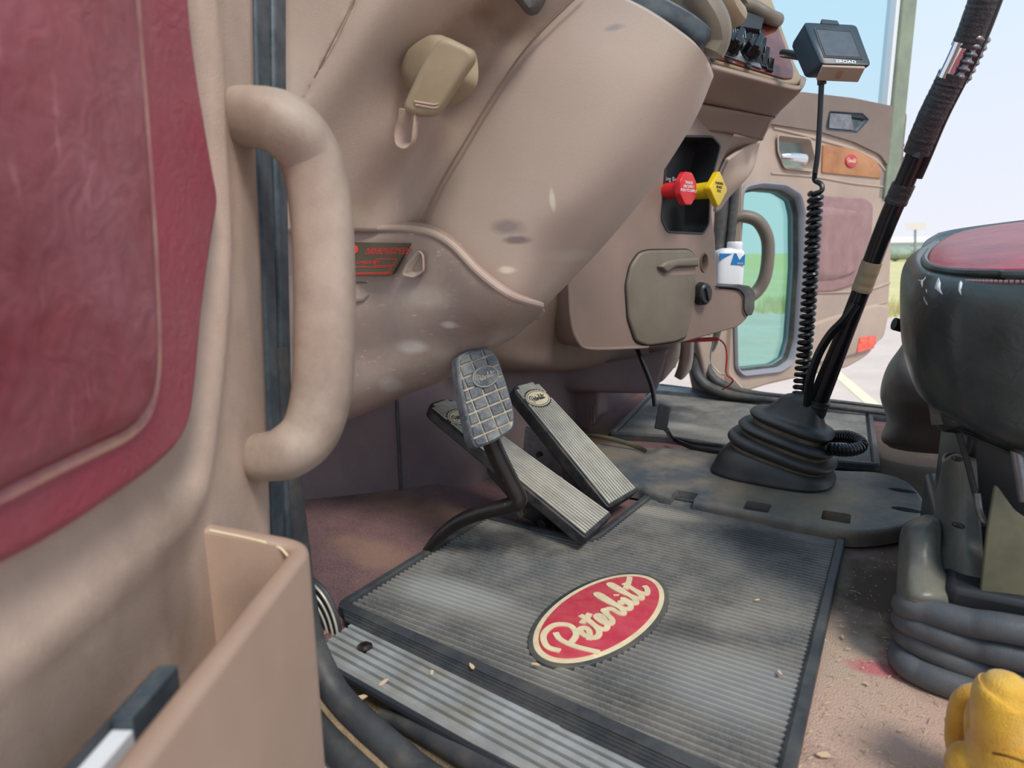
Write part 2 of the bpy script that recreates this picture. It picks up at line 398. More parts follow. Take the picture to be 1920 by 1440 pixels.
mm('grass', (222, 206, 148), (204, 192, 138), .95, .5, dust=(150, 156, 110), da=.3, ds=.2)
mm('tree', (160, 172, 156), (136, 150, 136), .9, 2)  # distance haze is mixed into this pale colour
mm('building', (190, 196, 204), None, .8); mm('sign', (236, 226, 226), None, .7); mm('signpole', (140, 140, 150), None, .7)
M['glass'] = glassmat('glass', (238, 250, 252), .96)
M['glass_green'] = glassmat('glass_green', (208, 242, 236), .86)
M['label_clear'] = M['grey_print']
# carpet
mm('carpet', (112, 82, 84), (92, 66, 70), .95, 20, grain=1.0, gs=420, fine=(520, (150, 118, 110), .5))
# ================================================================ SETTING
XY = Frame((0, 0, 0), (1, 0, 0), (0, 1, 0))
def Zf(z): return Frame((0, 0, z), (1, 0, 0), (0, 1, 0))
def struct(name, g, mat, **k): return tag(obj(name, g, mat, **k), kind='structure')
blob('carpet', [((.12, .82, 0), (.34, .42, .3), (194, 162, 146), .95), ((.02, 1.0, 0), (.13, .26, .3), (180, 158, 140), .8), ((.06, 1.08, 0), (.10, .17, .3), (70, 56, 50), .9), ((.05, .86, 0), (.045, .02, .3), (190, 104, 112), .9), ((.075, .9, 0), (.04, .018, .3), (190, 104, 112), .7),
     ((.09, .96, 0), (.05, .16, .3), (70, 58, 54), .8), ((.10, 1.7, 0), (.40, .5, .3), (70, 57, 48), 1.0), ((-.72, .8, 0), (.10, .05, .3), (150, 118, 96), .5), ((-.68, 1.68, 0), (.16, .2, .3), (110, 86, 64), .8), ((-.80, 1.0, 0), (.25, .05, .3), (140, 112, 86), .35)])  # wide brown patch toward the passenger seat darkened to stand for missing roof shade
# carpeted floor, gently uneven, rising at the footwell
gx = [-1.02+i*.04 for i in range(54)]; gy = [.50+i*.04 for i in range(47)]
def fy(x, y):
    e0 = .545-.135*(x+.574); return e0+(y-.50)*(2.34-e0)/1.84
g = G(); g.v = [V((x, fy(x, y), -.012+.004*math.sin(x*9)*math.cos(y*7)-.004+max(0, -.62-x)*.12*(1 if y < 1.1 else .3))) for x in gx for y in gy]
g.f = [[i*47+j, (i+1)*47+j, (i+1)*47+j+1, i*47+j+1] for i in range(53) for j in range(46)]
floor = struct('floor', facecam(g), M['carpet'], at=(0, 0, 0), solid=.02)
# footwell front wall
def vwall(name, line, z0, z1, mat, th=.03):
    P = [V((*p, 0)) for p in line]; g = G()
    inn = [p for p in P]; out = []
    for i in range(len(P)):
        T = (P[min(i+1, len(P)-1)]-P[max(i-1, 0)]).normalized(); out.append(P[i]+V((-T.y, T.x, 0))*th)
    ring = inn+out[::-1]
    return struct(name, rings([[p+V((0, 0, z0)) for p in ring], [p+V((0, 0, z1)) for p in ring]]), mat, bevel=.004)
vwall('wall_front', [(-1.10, .66), (-.975, .86), (-.855, 1.043)], -.03, .60, M['kick'])
vwall('wall_front', [(-.8555, 1.0425), (-.76, 1.19), (-.735, 1.35), (-.735, 2.33)], -.03, .60, M['kick'])
struct('trim_11', tube([V((-.853, 1.041, .0)), V((-.853, 1.041, .5))], .0035, n=8, smooth=1), M['rubber'])
# passenger sill and driver sill
def xbar(name, prof, x0, x1, mat, **k):
    return struct(name, rings([[V((x0, y, z)) for y, z in prof], [V((x1, y, z)) for y, z in prof]]), mat, **k)
xbar('trim_1', [(2.27, -.012), (2.28, .012), (2.36, .014), (2.375, -.01), (2.375, -.12), (2.27, -.12)], -.70, 1.1, M['seal'], bevel=.004)
# aluminium scuff plate at the driver door
g = G(); prof = [(.500, -.02)]; y = .502
prof += [(.500, -.006)]
for k in range(8):
    y0 = .503+k*.0125; prof += [(y0, -.002), (y0+.0075, -.002), (y0+.0085, -.0075), (y0+.0115, -.0075)]
prof += [(.606, -.004), (.606, -.02)]
SK = -.135
def sy(x, y): return y+.036+SK*(x+.574)
g = rings([[V((x, sy(x, y), z)) for y, z in prof] for x in (-.600, .9)])
sill = obj('scuff_plate', g, M['sill_metal'], smooth=20)
tag(sill, 'ribbed aluminium scuff plate along the driver door sill', 'sill plate')
g = G(); gg = [(.5105, .5135), (.523, .526), (.5355, .5385), (.548, .551), (.5605, .5635), (.573, .576), (.5855, .5885)]
for a, b in gg: slab(XY, [(-.598, sy(-.598, a+.0005)), (.89, sy(.89, a+.0005)), (.89, sy(.89, b+.0015)), (-.598, sy(-.598, b+.0015))], -.0074, -.0066, g)
obj('groove_rubber', g, M['rubber'], sill)
for sx in (-.545, .2):
    g = rings([[V((sx+p.x, sy(sx, .545)+p.y, z)) for p in disc(0, 0, r)] for r, z in ((.010, -.004), (.010, 0), (.006, .003), (.002, .003), (.0015, .001))])
    obj('screw', g, M['arm_metal'], sill)
# outer body sill, painted white, with the curved door-opening seal
ap = [(-.590, .505, .40), (-.580, .505, .20), (-.566, .502, .07), (-.545, .500, .018), (-.505, .494, -.014), (-.42, .480, -.032), (-.335, .467, -.040), (0, .420, -.044), (1.0, .29, -.044)]
struct('trim_2', tube([V(p) for p in ap], .0165, n=14, smooth=8), M['rubber'])
struct('trim_3', tube([V(p)+V((-.026, -.018, -.030)) for p in ap], .019, n=14, smooth=8), M['rubber'])
struct('trim_4', tube([V(p)+V((-.010, -.004, -.012)) for p in ap], .0125, n=8, smooth=8), M['dirt'])
a3 = [(-.47, .519, -.035), (-.40, .513, -.026), (-.30, .500, -.022), (0, .459, -.022), (1.0, .325, -.022)]
struct('trim_8', tube([V(p) for p in a3], [.008, .014, .017, .018, .018], n=14, smooth=8), M['rubber'])
a4 = [(x, sy(x, .4975), -.010) for x in (-.60, .9)]
struct('trim_9', tube([V(p) for p in a4], .005, n=8, smooth=2), M['black'])
P = catmull([V(p)+V((-.026, -.018, -.030)) for p in ap], 6); rs = []
for dy, dn in ((.02, .010), (-.005, .012), (-.020, .020), (-.028, .04), (-.030, .075), (-.030, .22)):
    rw = []
    for i, p in enumerate(P):
        T = (P[min(i+1, len(P)-1)]-P[max(i-1, 0)]).normalized()
        rw.append(p+V((0, dy, 0))+V((-abs(T.z), 0, -abs(T.x)))*dn)
    rs.append(rw)
g = G(); n = len(rs[0]); g.v = [p for q in rs for p in q]; g.f = [[j*n+i, j*n+i+1, (j+1)*n+i+1, (j+1)*n+i] for j in range(len(rs)-1) for i in range(n-1)]
struct('body_sill', facecam(g), M['white_paint'], solid=.004)  # painted shell of the outer body sill
g = G(); g.v = [V((-.60, .49, -.05)), V((.9, .30, -.05)), V((.9, .39, -.022)), V((-.60, .572, -.022))]; g.f = [[0, 1, 2, 3]]
struct('trim_5', g, M['dirt'], solid=.01)
# ribbed curved step cover at the front corner of the sill
def stp(rr_, a, lift=0):
    u = 540+rr_*math.cos(a)*1.0; v = 1222-rr_*math.sin(a)*1.52
    return W(u, v, Y=.60-lift)
rs = []
for k in range(21):
    rs.append([stp(10+90*k/20, -.25+1.85*q/28, .0022 if k % 2 else 0) for q in range(29)])
n = 29; g = G(); g.v = [p for q in rs for p in q]; g.f = [[j*n+i, j*n+i+1, (j+1)*n+i+1, (j+1)*n+i] for j in range(20) for i in range(n-1)]
st = obj('corner_step_cover', facecam(g), M['mat_rim'], solid=.012, smooth=15)
tag(st, 'curved black rubber cover with concentric ribs at the front corner of the sill', 'step cover')
for k in range(3, 20, 2):
    obj('worn_rib', tube([stp(10+90*k/20, -.22+1.79*q/24, .004) for q in range(25)], .0019, n=6, smooth=1), M['treadle_metal'], st)
# ================================================================ DRIVER FLOOR MAT
mf = Zf(0)
out = [(-.652, .632), (-.030, .560), (-.008, 1.283), (-.385, 1.292), (-.412, 1.012), (-.636, 1.030)]
outp = rnd(out, [.02, .015, .012, .02, .03, .02], 5)
mat_o = obj('floor_mat', slab(mf, outp, -.013, -.0065), M['mat_rim'], bevel=.002)
tag(mat_o, 'black ribbed rubber floor mat with red oval badge in the driver footwell', 'floor mat')
ml = V(mat_o.location)
def am(u, v): return tuple(W(u, v, Z=0)-ml)
blob('mat_rubber', [(am(850, 1115), (.12, .05, .1), (176, 176, 174), .6), (am(1240, 960), (.10, .03, .1), (176, 168, 156), .6), (am(1400, 1290), (.14, .09, .1), (164, 164, 164), .5), (am(1000, 1180), (.12, .05, .1), (150, 146, 138), .5), (am(950, 1010), (.10, .05, .1), (52, 52, 54), .7), (am(1420, 1010), (.12, .05, .1), (58, 58, 62), .6), (am(1300, 1180), (.08, .03, .1), (70, 70, 72), .5)])
ri = [[mf.p(a, b, z) for a, b in inset(outp, d)] for d, z in ((0, -.006), (0, .002), (.002, .004), (.012, .005), (.0155, .003), (.017, -.004), (.0165, -.006))]
obj('raised_rim', rings(ri, cap0=False, cap1=False), M['mat_rim'], mat_o)
def span(poly, y):
    xs = []; L = len(poly)
    for i in range(L):
        a, b = poly[i], poly[(i+1) % L]
        if (a[1]-y)*(b[1]-y) < 0: xs.append(a[0]+(b[0]-a[0])*(y-a[1])/(b[1]-a[1]))
    return sorted(xs)
def ribs(poly, fr, pitch, wd, h, c, g, sk=0.0, hole=None):
    """ribs along local x"""
    ys = [p[1] for p in poly]; y = min(ys)-.1
    P2 = [V((p[0], p[1]-sk*p[0])) for p in poly]
    ys = [p[1] for p in P2]; y = min(ys)+pitch*.5
    while y < max(ys):
        s = span(P2, y)
        for q in range(0, len(s)-1, 2):
            segs = [(s[q], s[q+1])]
            if hole:
                cx, cy, rx, ry, ro = hole; ns = []
                for a, b in segs:
                    st_ = None; x = a; step = .004; keep = []
                    while x <= b:
                        dx, dy = x-cx, y+sk*x-cy; lx = dx*math.cos(ro)+dy*math.sin(ro); ly = -dx*math.sin(ro)+dy*math.cos(ro)
                        out_ = (lx/rx)**2+(ly/ry)**2 > 1
                        if out_ and st_ is None: st_ = x
                        if not out_ and st_ is not None: ns.append((st_, x)); st_ = None
                        x += step
                    if st_ is not None: ns.append((st_, b))
                segs = ns
            for a, b in segs:
                if b-a < .006: continue
                k = [(y-wd/2, c), (y-wd*.28, c+h), (y+wd*.28, c+h), (y+wd/2, c)]
                g.add([fr.p(x, yy+sk*x, cc_) for x in (a+.001, b-.001) for yy, cc_ in k], [[0, 1, 5, 4], [1, 2, 6, 5], [2, 3, 7, 6], [0, 3, 2, 1], [4, 5, 6, 7]])
        y += pitch
    return g
OV = (-.195, .830, .118, .060, math.radians(50))
# badge placement from the photograph: long axis end points
e0 = W(1018, 1238, Z=.002); e1 = W(1218, 1078, Z=.002); OVc = (e0+e1)/2; ax_ = (e1-e0); OV = (OVc.x, OVc.y, ax_.length/2, .0, math.atan2(ax_.y, ax_.x))
s0 = W(1062, 1108, Z=.002); s1 = W(1180, 1205, Z=.002)
OV = (OV[0], OV[1], OV[2]*.99, (s1-s0).length/2*.93, OV[4])
BF = Frame((OV[0], OV[1], 0), (math.cos(OV[4]), math.sin(OV[4]), 0), (-math.sin(OV[4]), math.cos(OV[4]), 0))
g = ribs(inset(outp, .0150), mf, .0104, .0068, .0040, -.0048, G(), sk=-.055, hole=(OV[0], OV[1], OV[2]*1.0, OV[3]*1.0, OV[4]))
obj('ribbed_surface', g, M['mat_rubber'], mat_o, smooth=0, weld=False)
obj('web', slab(mf, inset(outp, .0145), -.0060, -.0045), M['mat_groove'], mat_o, label='dusty web between the ribs')
bd = obj('badge', softslab(BF, disc(0, 0, OV[2]*1.03, OV[3]*1.05, 64), -.004, .0005, .001), M['rubber'], mat_o, label='oval badge with cream script')
obj('cream_ring', softslab(BF, disc(0, 0, OV[2]*.975, OV[3]*.95, 64), 0, .0014, .0005), M['badge_cream'], bd)
obj('red_field', softslab(BF, disc(0, 0, OV[2]*.91, OV[3]*.85, 64), 0, .0022, .0005), M['badge_red'], bd)
script(BF, .002, -.004, OV[2]*.172, .0022, M['badge_cream'], bd, 'cream_script', wd=.36, h=.0012)
# rear apron strip of the mat over the sill
ap2 = rnd([(-.615, .575), (-.03, .52), (.0, .522), (-.03, .565), (-.64, .632)], .004)
ap2 = [(-.612, .612), (-.02, .535), (-.022, .566), (-.640, .636)]
g = slab(mf, ap2, -.0025, -.0005); ribs(ap2, mf, .006, .0035, .002, -.0005, g, sk=-.1175)
obj('apron', g, M['mat_rim'], mat_o, smooth=20)
# ================================================================ PASSENGER FLOOR MAT
pmp = [W(*q, Z=.0) for q in [(1140, 815), (1235, 722), (1400, 742), (1634, 765), (1650, 876), (1560, 868), (1350, 838), (1250, 822)]]
pmo = rnd([(p.x, p.y) for p in pmp], .015, 4)
pm = obj('floor_mat', slab(mf, pmo, -.014, -.005), M['mat_rim'], bevel=.002)
tag(pm, 'dark ribbed rubber floor mat in the passenger footwell behind the gear lever', 'floor mat')
obj('raised_rim', rings([[mf.p(a, b, z) for a, b in inset(pmo, d)] for d, z in ((0, -.006), (0, .003), (.003, .007), (.011, .007), (.014, .003), (.016, -.005))], cap0=False, cap1=False), M['mat_rim'], pm)
obj('ribbed_surface', ribs(inset(pmo, .02), mf, .0115, .008, .003, -.0042, G(), sk=.05), M['mat_rubber'], pm, smooth=0, weld=False)
# ================================================================ TRANSMISSION COVER
cp = [(1092, 868), (1108, 838), (1150, 834), (1215, 842), (1340, 846), (1480, 870), (1560, 884), (1640, 888), (1700, 905), (1732, 938), (1738, 968), (1690, 992), (1600, 1002), (1500, 985), (1400, 964), (1290, 942), (1222, 926), (1196, 915), (1150, 905)]
cpp = [W(u, v, Z=.012) for u, v in cp]; cpp = [V(p[:2]) for p in catmull([V((p.x, p.y, 0)) for p in cpp], 4, True)]
cover = obj('transmission_cover', softslab(mf, cpp, -.012, .018, .012, n=5), M['cover'])
tag(cover, 'dusty grey transmission cover plate on the cab floor under the lever boot', 'cover plate')
for (u, v, hw, hh) in ((1283, 927, .023, .024), (1420, 948, .023, .024), (1568, 967, .024, .025)):
    p = W(u, v, Z=.02); cut(cover, slab(mf, rnd([(p.x-hw, p.y-hh), (p.x+hw, p.y-hh), (p.x+hw, p.y+hh), (p.x-hw, p.y+hh)], .006), -.002, .05))
for (u, v) in ((1692, 918), (1700, 954)):
    p = W(u, v, Z=.02); cut(cover, slab(mf, disc(p.x, p.y, .026, .012, 20), -.002, .05))
for (u, v) in ((1283, 929), (1420, 952), (1568, 972)):
    p = W(u, v, Z=.0); g = G(); r = random.Random(u)
    n = 9; g.v = [V((p.x+(i/8-.5)*.044, p.y+.008+(j/8-.5)*.044, .002+.007*r.random())) for i in range(n) for j in range(n)]
    g.f = [[i*n+j, (i+1)*n+j, (i+1)*n+j+1, i*n+j+1] for i in range(8) for j in range(8)]
    obj('dust_fill', g, M['dirt'], cover)
# ================================================================ GEAR LEVER
b0 = V((-.168, 1.475, .018))
gl = thing('gear_lever', b0, 'tall black gear lever wrapped in tape rising from a ribbed rubber boot', 'gear lever')
def sell(c, hx, hy, tilt, n=40, p=3.2, ro=0):
    r = []
    for i in range(n):
        a = 2*math.pi*i/n; x = math.copysign(abs(math.cos(a))**(2/p), math.cos(a))*hx; y = math.copysign(abs(math.sin(a))**(2/p), math.sin(a))*hy
        r.append(c+V((x*math.cos(ro)-y*math.sin(ro), x*math.sin(ro)+y*math.cos(ro), -tilt*x)))
    return r
prf = [(0, 1.0, -.0), (.03, 1.03, 0), (.08, 1.0, .05), (.16, .95, .14), (.22, .87, .2), (.245, .80, .22), (.26, .78, .24), (.30, .86, .25), (.34, .90, .26), (.38, .86, .28), (.40, .72, .28), (.43, .68, .28), (.46, .74, .28), (.50, .80, .28), (.54, .74, .28), (.56, .60, .28), (.60, .57, .28), (.63, .64, .28), (.67, .69, .28), (.71, .63, .26), (.74, .50, .24), (.82, .42, .18), (.90, .36, .1), (.97, .30, .05), (1.0, .22, 0)]
rs = []
H = .185
for t, s_, ti in [(q[0], q[1], q[2]) for q in catmull([V(p) for p in prf], 3)]:
    rs.append(sell(b0+V((.052*t, -.005*t, H*t)), .122*s_, .088*s_, ti*.9, ro=-.12))
obj('boot', rings(rs), M['boot'], gl)
g = G()
for t, s_ in ((.25, .775), (.42, .665), (.58, .56)):
    rs = [sell(b0+V((.052*t, -.005*t, H*t+dz)), .122*(s_+k), .088*(s_+k), .26, ro=-.12) for dz, k in ((-.006, .02), (-.002, .035), (.004, .03), (.008, .01))]
    rings(rs, g)
obj('fold_dust', g, M['boot_dirt'], gl)
lv = [W(1524, 775, Y=1.465), W(1548, 715, Y=1.455), W(1578, 640, Y=1.44), W(1615, 545, Y=1.42), W(1662, 420, Y=1.39), W(1708, 315, Y=1.36), W(1745, 225, Y=1.33), W(1782, 150, Y=1.31), W(1815, 80, Y=1.29), W(1845, 0, Y=1.27), W(1875, -90, Y=1.25)]
ktop = lv[-1]+(lv[-1]-lv[-2])*1.2
obj('shift_knob', tube([lv[-1], lv[-1].lerp(ktop, .4), lv[-1].lerp(ktop, .8), ktop], [.018, .027, .030, .012], n=20), M['black'], gl)
obj('lever_shaft', tube(lv, [.020, .019, .017, .0165, .0165, .0165, .017, .0165, .016, .016, .016], n=20), M['black_gloss'], gl)
def seg(pts, t0, t1, n=8):
    q = catmull(pts, 20); a = int(t0*(len(q)-1)); b = int(t1*(len(q)-1)); s_ = max(1, (b-a)//n); return q[a:b:s_]+[q[b]]
def wrapped(t0, t1, r, mat, name, n=22, side=V((0, 0, 0))):
    q = [p+side for p in seg(lv, t0, t1, n)]; rr = [r*(1+.012*math.sin(i*2.4)+.025*random.random()) for i in range(len(q))]
    return obj(name, tube(q, rr, n=18, smooth=2), mat, gl)
wrapped(.53, .72, .0215, M['tape'], 'tape_wrap'); wrapped(.79, .98, .021, M['tape'], 'tape_wrap')
wrapped(.435, .47, .0185, M['tape'], 'tape_wrap'); wrapped(.30, .345, .0176, M['tan_handle'], 'tape_residue')
wrapped(.0, .045, .024, M['black'], 'boot_clamp', 6)
dv = V((.014, -.01, .004))
obj('connector_sleeve', tube([p+V((-.008, -.008, 0)) for p in seg(lv, .705, .80, 6)], .012, n=14), M['chrome'], gl)
for k, (dx, dy) in enumerate(((.014, -.006), (.021, .004), (.010, -.014))):
    q = [p+V((dx, dy, 0)) for p in seg(lv, .69, .81, 14)]
    obj('air_fitting', tube(q, [.0055 if i % 4 < 2 else .0078 for i in range(len(q))], n=10, smooth=3), M['steel'], gl)
q = [p+V((.017, -.004, 0)) for p in seg(lv, .48, .98, 20)]
obj('air_line', tube(q, .0075, n=10, smooth=3), M['cable'], gl)
sc_ = [W(1512, 760, Y=1.44), W(1516, 715, Y=1.42), W(1532, 665, Y=1.41), W(1556, 625, Y=1.40), W(1580, 600, Y=1.395), W(1602, 570, Y=1.40)]
obj('side_cable', tube(sc_, .0062, n=8), M['cable'], gl)
obj('side_cable', tube([p+V((.006, .004, -.002)) for p in sc_], .004, n=8), M['cable'], gl)
p_ = (lv[4]+lv[5])/2; obj('selector_button', tube([W(1716, 296, Y=1.335), W(1722, 285, Y=1.335), W(1724, 272, Y=1.335)], .007, n=10), M['black'], gl)
# ================================================================ DASHBOARD
db = thing('dashboard', (-.60, 1.25, .2), 'taupe moulded dashboard with steering column cover, centre console and switch panel', 'dashboard')
def lerp(a, b, t): return a+(b-a)*t
# seam between the left side panel and the column cover, in pixels, with depth
SEAM = catmull([V((1100, -25, .80)), V((1000, 75, .80)), V((930, 170, .80)), V((868, 272, .80)), V((822, 352, .80)), V((785, 434, .795))], 10)
def gauss(x, y, cx, cy, sx, sy, ro=0):
    dx, dy = x-cx, y-cy; a = dx*math.cos(ro)+dy*math.sin(ro); b = -dx*math.sin(ro)+dy*math.cos(ro)
    return math.exp(-(a/sx)**2-(b/sy)**2)
NU = 80
rows = []
for si_, s_ in enumerate(SEAM):
    row = []
    for i in range(NU+1):
        t = i/NU; u = lerp(430, s_.x-1.5, t); v = lerp(s_.y, s_.y, t)
        yv = lerp(.60, .80, min(1, max(0, (u-500)/(s_.x-500))))
        yv += .045*gauss(u, v, 815, 140, 85, 60, -.9) - .022*gauss(u, v, 640, 190, 40, 500, .45)*0
        yv += .030*gauss(u, v, 860, 170, 45, 300, .60) + .02*gauss(u, v, 900, 30, 70, 50)
        yv -= .018*gauss(u, v, 660, 90, 60, 260, .55)
        # line seam down the pillar side
        ls = 665-(v-0)*.51
        if v < 190 and abs(u-ls) < 5: yv += .004*(1-abs(u-ls)/5)
        row.append(W(u, v, Y=yv))
    if si_ == 0:
        for k_ in (2, 1): rows.append([p+V((.02*k_, .03*k_, .09*k_)) for p in row])
    rows.append(row)
g = G(); n = NU+1; g.v = [p for r in rows for p in r]; g.f = [[j*n+i, j*n+i+1, (j+1)*n+i+1, (j+1)*n+i] for j in range(len(rows)-1) for i in range(NU)]
# turn inward along the seam
k0 = len(g.v); g.v += [r[-1]+V((.0, .03, 0)) for r in rows]; g.f += [[j*n+NU, k0+j, k0+j+1, (j+1)*n+NU] for j in range(len(rows)-1)]
obj('side_panel', facecam(g), M['dash'], db, smooth=60, solid=.006)
obj('panel_seam', tube([W(q.x, q.y, Y=q.z-.013) for q in SEAM], .0017, n=6, smooth=1), M['dash_dark'], db)
obj('panel_seam', tube([W(665, -2, Y=.648), W(632, 62, Y=.636), W(600, 125, Y=.632), W(572, 185, Y=.628)], .0009, n=6), M['dash_dark'], db)
# column cover
CC = [[(1103, -25, .83), (1104, -25, .799), (1160, -5, .79), (1215, 22, .79), (1275, 62, .80), (1318, 98, .82), (1337, 138, .88), (1333, 152, 1.02)],
      [(1002, 76, .83), (1003, 76, .799), (1060, 100, .782), (1130, 130, .775), (1215, 165, .79), (1275, 192, .83), (1303, 218, .89), (1300, 226, 1.02)],
      [(932, 171, .83), (933, 171, .799), (990, 200, .780), (1060, 235, .77), (1130, 268, .78), (1195, 298, .82), (1240, 318, .89), (1235, 330, 1.02)],
      [(870, 273, .83), (871, 273, .799), (930, 300, .778), (990, 335, .768), (1060, 372, .778), (1115, 400, .82), (1162, 420, .89), (1156, 430, 1.02)],
      [(824, 353, .83), (825, 353, .799), (870, 385, .778), (930, 422, .768), (990, 455, .778), (1042, 482, .82), (1090, 500, .89), (1085, 510, 1.02)],
      [(787, 436, .83), (788, 436, .797), (840, 462, .778), (895, 512, .770), (950, 548, .782), (988, 565, .82), (1018, 574, .88), (1014, 584, 1.02)],
      [(787, 446, .84), (788, 446, .815), (838, 474, .80), (892, 524, .795), (946, 558, .80), (984, 574, .84), (1012, 584, .90), (1010, 592, 1.02)]]
R = [catmull([V(p) for p in r], 6) for r in CC]; R = list(map(list, zip(*[catmull([R[j][i] for j in range(7)], 8) for i in range(len(R[0]))])))
COLTOP = [W(p[0], p[1], Y=p[2]) for p in R[0]]
def cyf(u, v):
    return 0
g = G(); n = len(R[0]); g.v = [W(p[0], p[1], Y=p[2]) for r in R for p in r]
if True:
    g.v = [p+V((-.03, .09, .035)) for p in COLTOP]+g.v; R = [None]+R
g.f = [[j*n+i, j*n+i+1, (j+1)*n+i+1, (j+1)*n+i] for j in range(len(R)-1) for i in range(n-1)]
colc = obj('column_cover', facecam(g), M['column'], db, smooth=60, solid=.008)
# dark instrument hood above the cover
hood = [[(1120, -30, .86), (1200, -25, .87), (1290, 20, .89), (1340, 60, .93), (1345, 75, 1.05)],
        [(1120, -5, .87), (1195, 22, .87), (1270, 50, .89), (1322, 82, .92), (1340, 92, 1.05)],
        [(1120, 10, .89), (1190, 40, .90), (1265, 75, .91), (1308, 100, .93), (1330, 112, 1.05)]]
obj('instrument_hood', loft(hood), M['seal'], db, smooth=60, solid=.01)
obj('hood_edge', tube([W(1300, -10, Y=.93), W(1333, 40, Y=.94), W(1336, 72, Y=.95), W(1325, 98, Y=.95)], .022, n=12, flat=1.3), M['brown_grey'], db)
# dusty trim of the gauge cluster at the top edge
obj('cluster_trim', tube([W(1262, -40, Y=1.12), W(1290, -12, Y=1.12), W(1330, 8, Y=1.12), W(1382, -30, Y=1.12)], .034, n=16, flat=.8), M['brown_grey'], db)
obj('cluster_trim', tube([W(1318, -60, Y=1.05), W(1345, 5, Y=1.07), W(1362, 28, Y=1.10)], .022, n=16, flat=1.6), M['tan_handle'], db)
# lower shroud
top = [(500, 425, .66), (600, 427, .70), (700, 429, .762), (785, 432, .770), (842, 456, .765), (900, 514, .755), (958, 556, .768), (1014, 573, .86)]
mid = [(500, 520, .655), (600, 525, .70), (700, 530, .762), (775, 530, .768), (830, 545, .765), (880, 572, .765), (935, 592, .785), (1006, 586, .88)]
m2 = [(500, 640, .68), (600, 650, .72), (700, 640, .765), (765, 625, .772), (820, 620, .782), (875, 615, .795), (925, 612, .82), (985, 606, .90)]
low = [(500, 800, .74), (600, 790, .78), (700, 752, .80), (770, 722, .82), (825, 702, .835), (872, 678, .85), (920, 645, .87), (965, 622, .93)]
bk = [(500, 812, 1.0), (600, 800, 1.0), (700, 757, 1.02), (770, 727, 1.03), (825, 706, 1.04), (872, 682, 1.05), (920, 650, 1.06), (965, 626, 1.08)]
lip = [(u, v-1, y+.05) for u, v, y in top]
def loft2(rows, nu=6, nv=7):
    R = [catmull([V(p) for p in r], nu) for r in rows]; cols = [catmull([R[j][i] for j in range(len(R))], nv) for i in range(len(R[0]))]
    g = G(); n = len(cols[0]); g.v = [W(p[0], p[1], Y=p[2]) for c in cols for p in c]
    g.f = [[i*n+j, (i+1)*n+j, (i+1)*n+j+1, i*n+j+1] for i in range(len(cols)-1) for j in range(n-1)]
    return facecam(g)
sh = obj('lower_shroud', loft2([lip, top, mid, m2, low, bk], 8, 8), M['shroud'], db, smooth=60, solid=.006)
rimp = [W(u, v-1, Y=y-.007) for u, v, y in top]
obj('shroud_lip', tube(rimp, .0052, n=10, flat=1.0), M['dash'], db)
# plate on the shroud
YF = Frame((0, .757, 0), (1, 0, 0), (0, 0, 1)); 
YF = Frame((-.65, .7515, .45), (W(770, 457, Y=.7575)-W(600, 457, Y=.695)), (0, 0, 1))
PF = Frame(W(700, 480, Y=.742), W(765, 480, Y=.7520)-W(640, 480, Y=.722), (0, 0, 1))
pts = PF.hs([(620, 453), (771, 456), (735, 514), (722, 518), (620, 516)])
dp = obj('data_plate', slab(PF, pts, -.012, .0015), M['plate_dark'], db, bevel=.0008, label='dark smoked plate with red printing')
def ptx(s, u, v, size, sh_=.3): 
    a, b = PF.hit(u, v, .002); text(PF, s, a, b, size, .0017, M['red_print'], dp, 'red_text', shear=sh_, align='CENTER')
ptx('A DIVISION OF PACCAR', 728, 468, .0062); ptx('DENTON, TEXAS  U.S.A.', 725, 474, .0062); ptx('CHASSIS WT', 689, 492, .0062)
g = G()
for q in ([(701, 498), (706, 486), (744, 486), (738, 498), (701, 498)], [(640, 501), (735, 501), (729, 511), (640, 513)], [(640, 515), (735, 513)]):
    for a, b in zip(q[:-1], q[1:]): tube([PF.hp(*a, .0018), PF.hp(*b, .0018)], .0005, n=4, smooth=1, g=g)
obj('red_lines', g, M['red_print'], dp, weld=False)
a, b = PF.hit(664, 467, .002); obj('red_emblem', slab(PF, disc(a, b, .006), .001, .002), M['red_print'], dp)
# dimple beside the plate
p = W(778, 497, Y=.7535); DF = Frame(p, (1, .05, 0), (0, 0, 1))
dm = rnd(DF.hs([(755, 515), (762, 498), (785, 470), (793, 478), (794, 508), (776, 520)]), .005)
obj('dimple', tray(DF, dm, -.012, .001, lip=.0015, slope=.004), M['column'], db, smooth=70)
DF2 = Frame(W(672, 545, Y=.742), W(700, 545, Y=.756)-W(640, 545, Y=.716), (0, 0, 1))
obj('latch_opening', tray(DF2, rnd(DF2.hs([(640, 530), (705, 532), (700, 545), (680, 562), (640, 566)]), .003), -.012, .001, slope=.004), M['brown_grey'], db)
# scuffs
def scuff(pts, r, mat='groove', par=None, off=.0): 
    return None
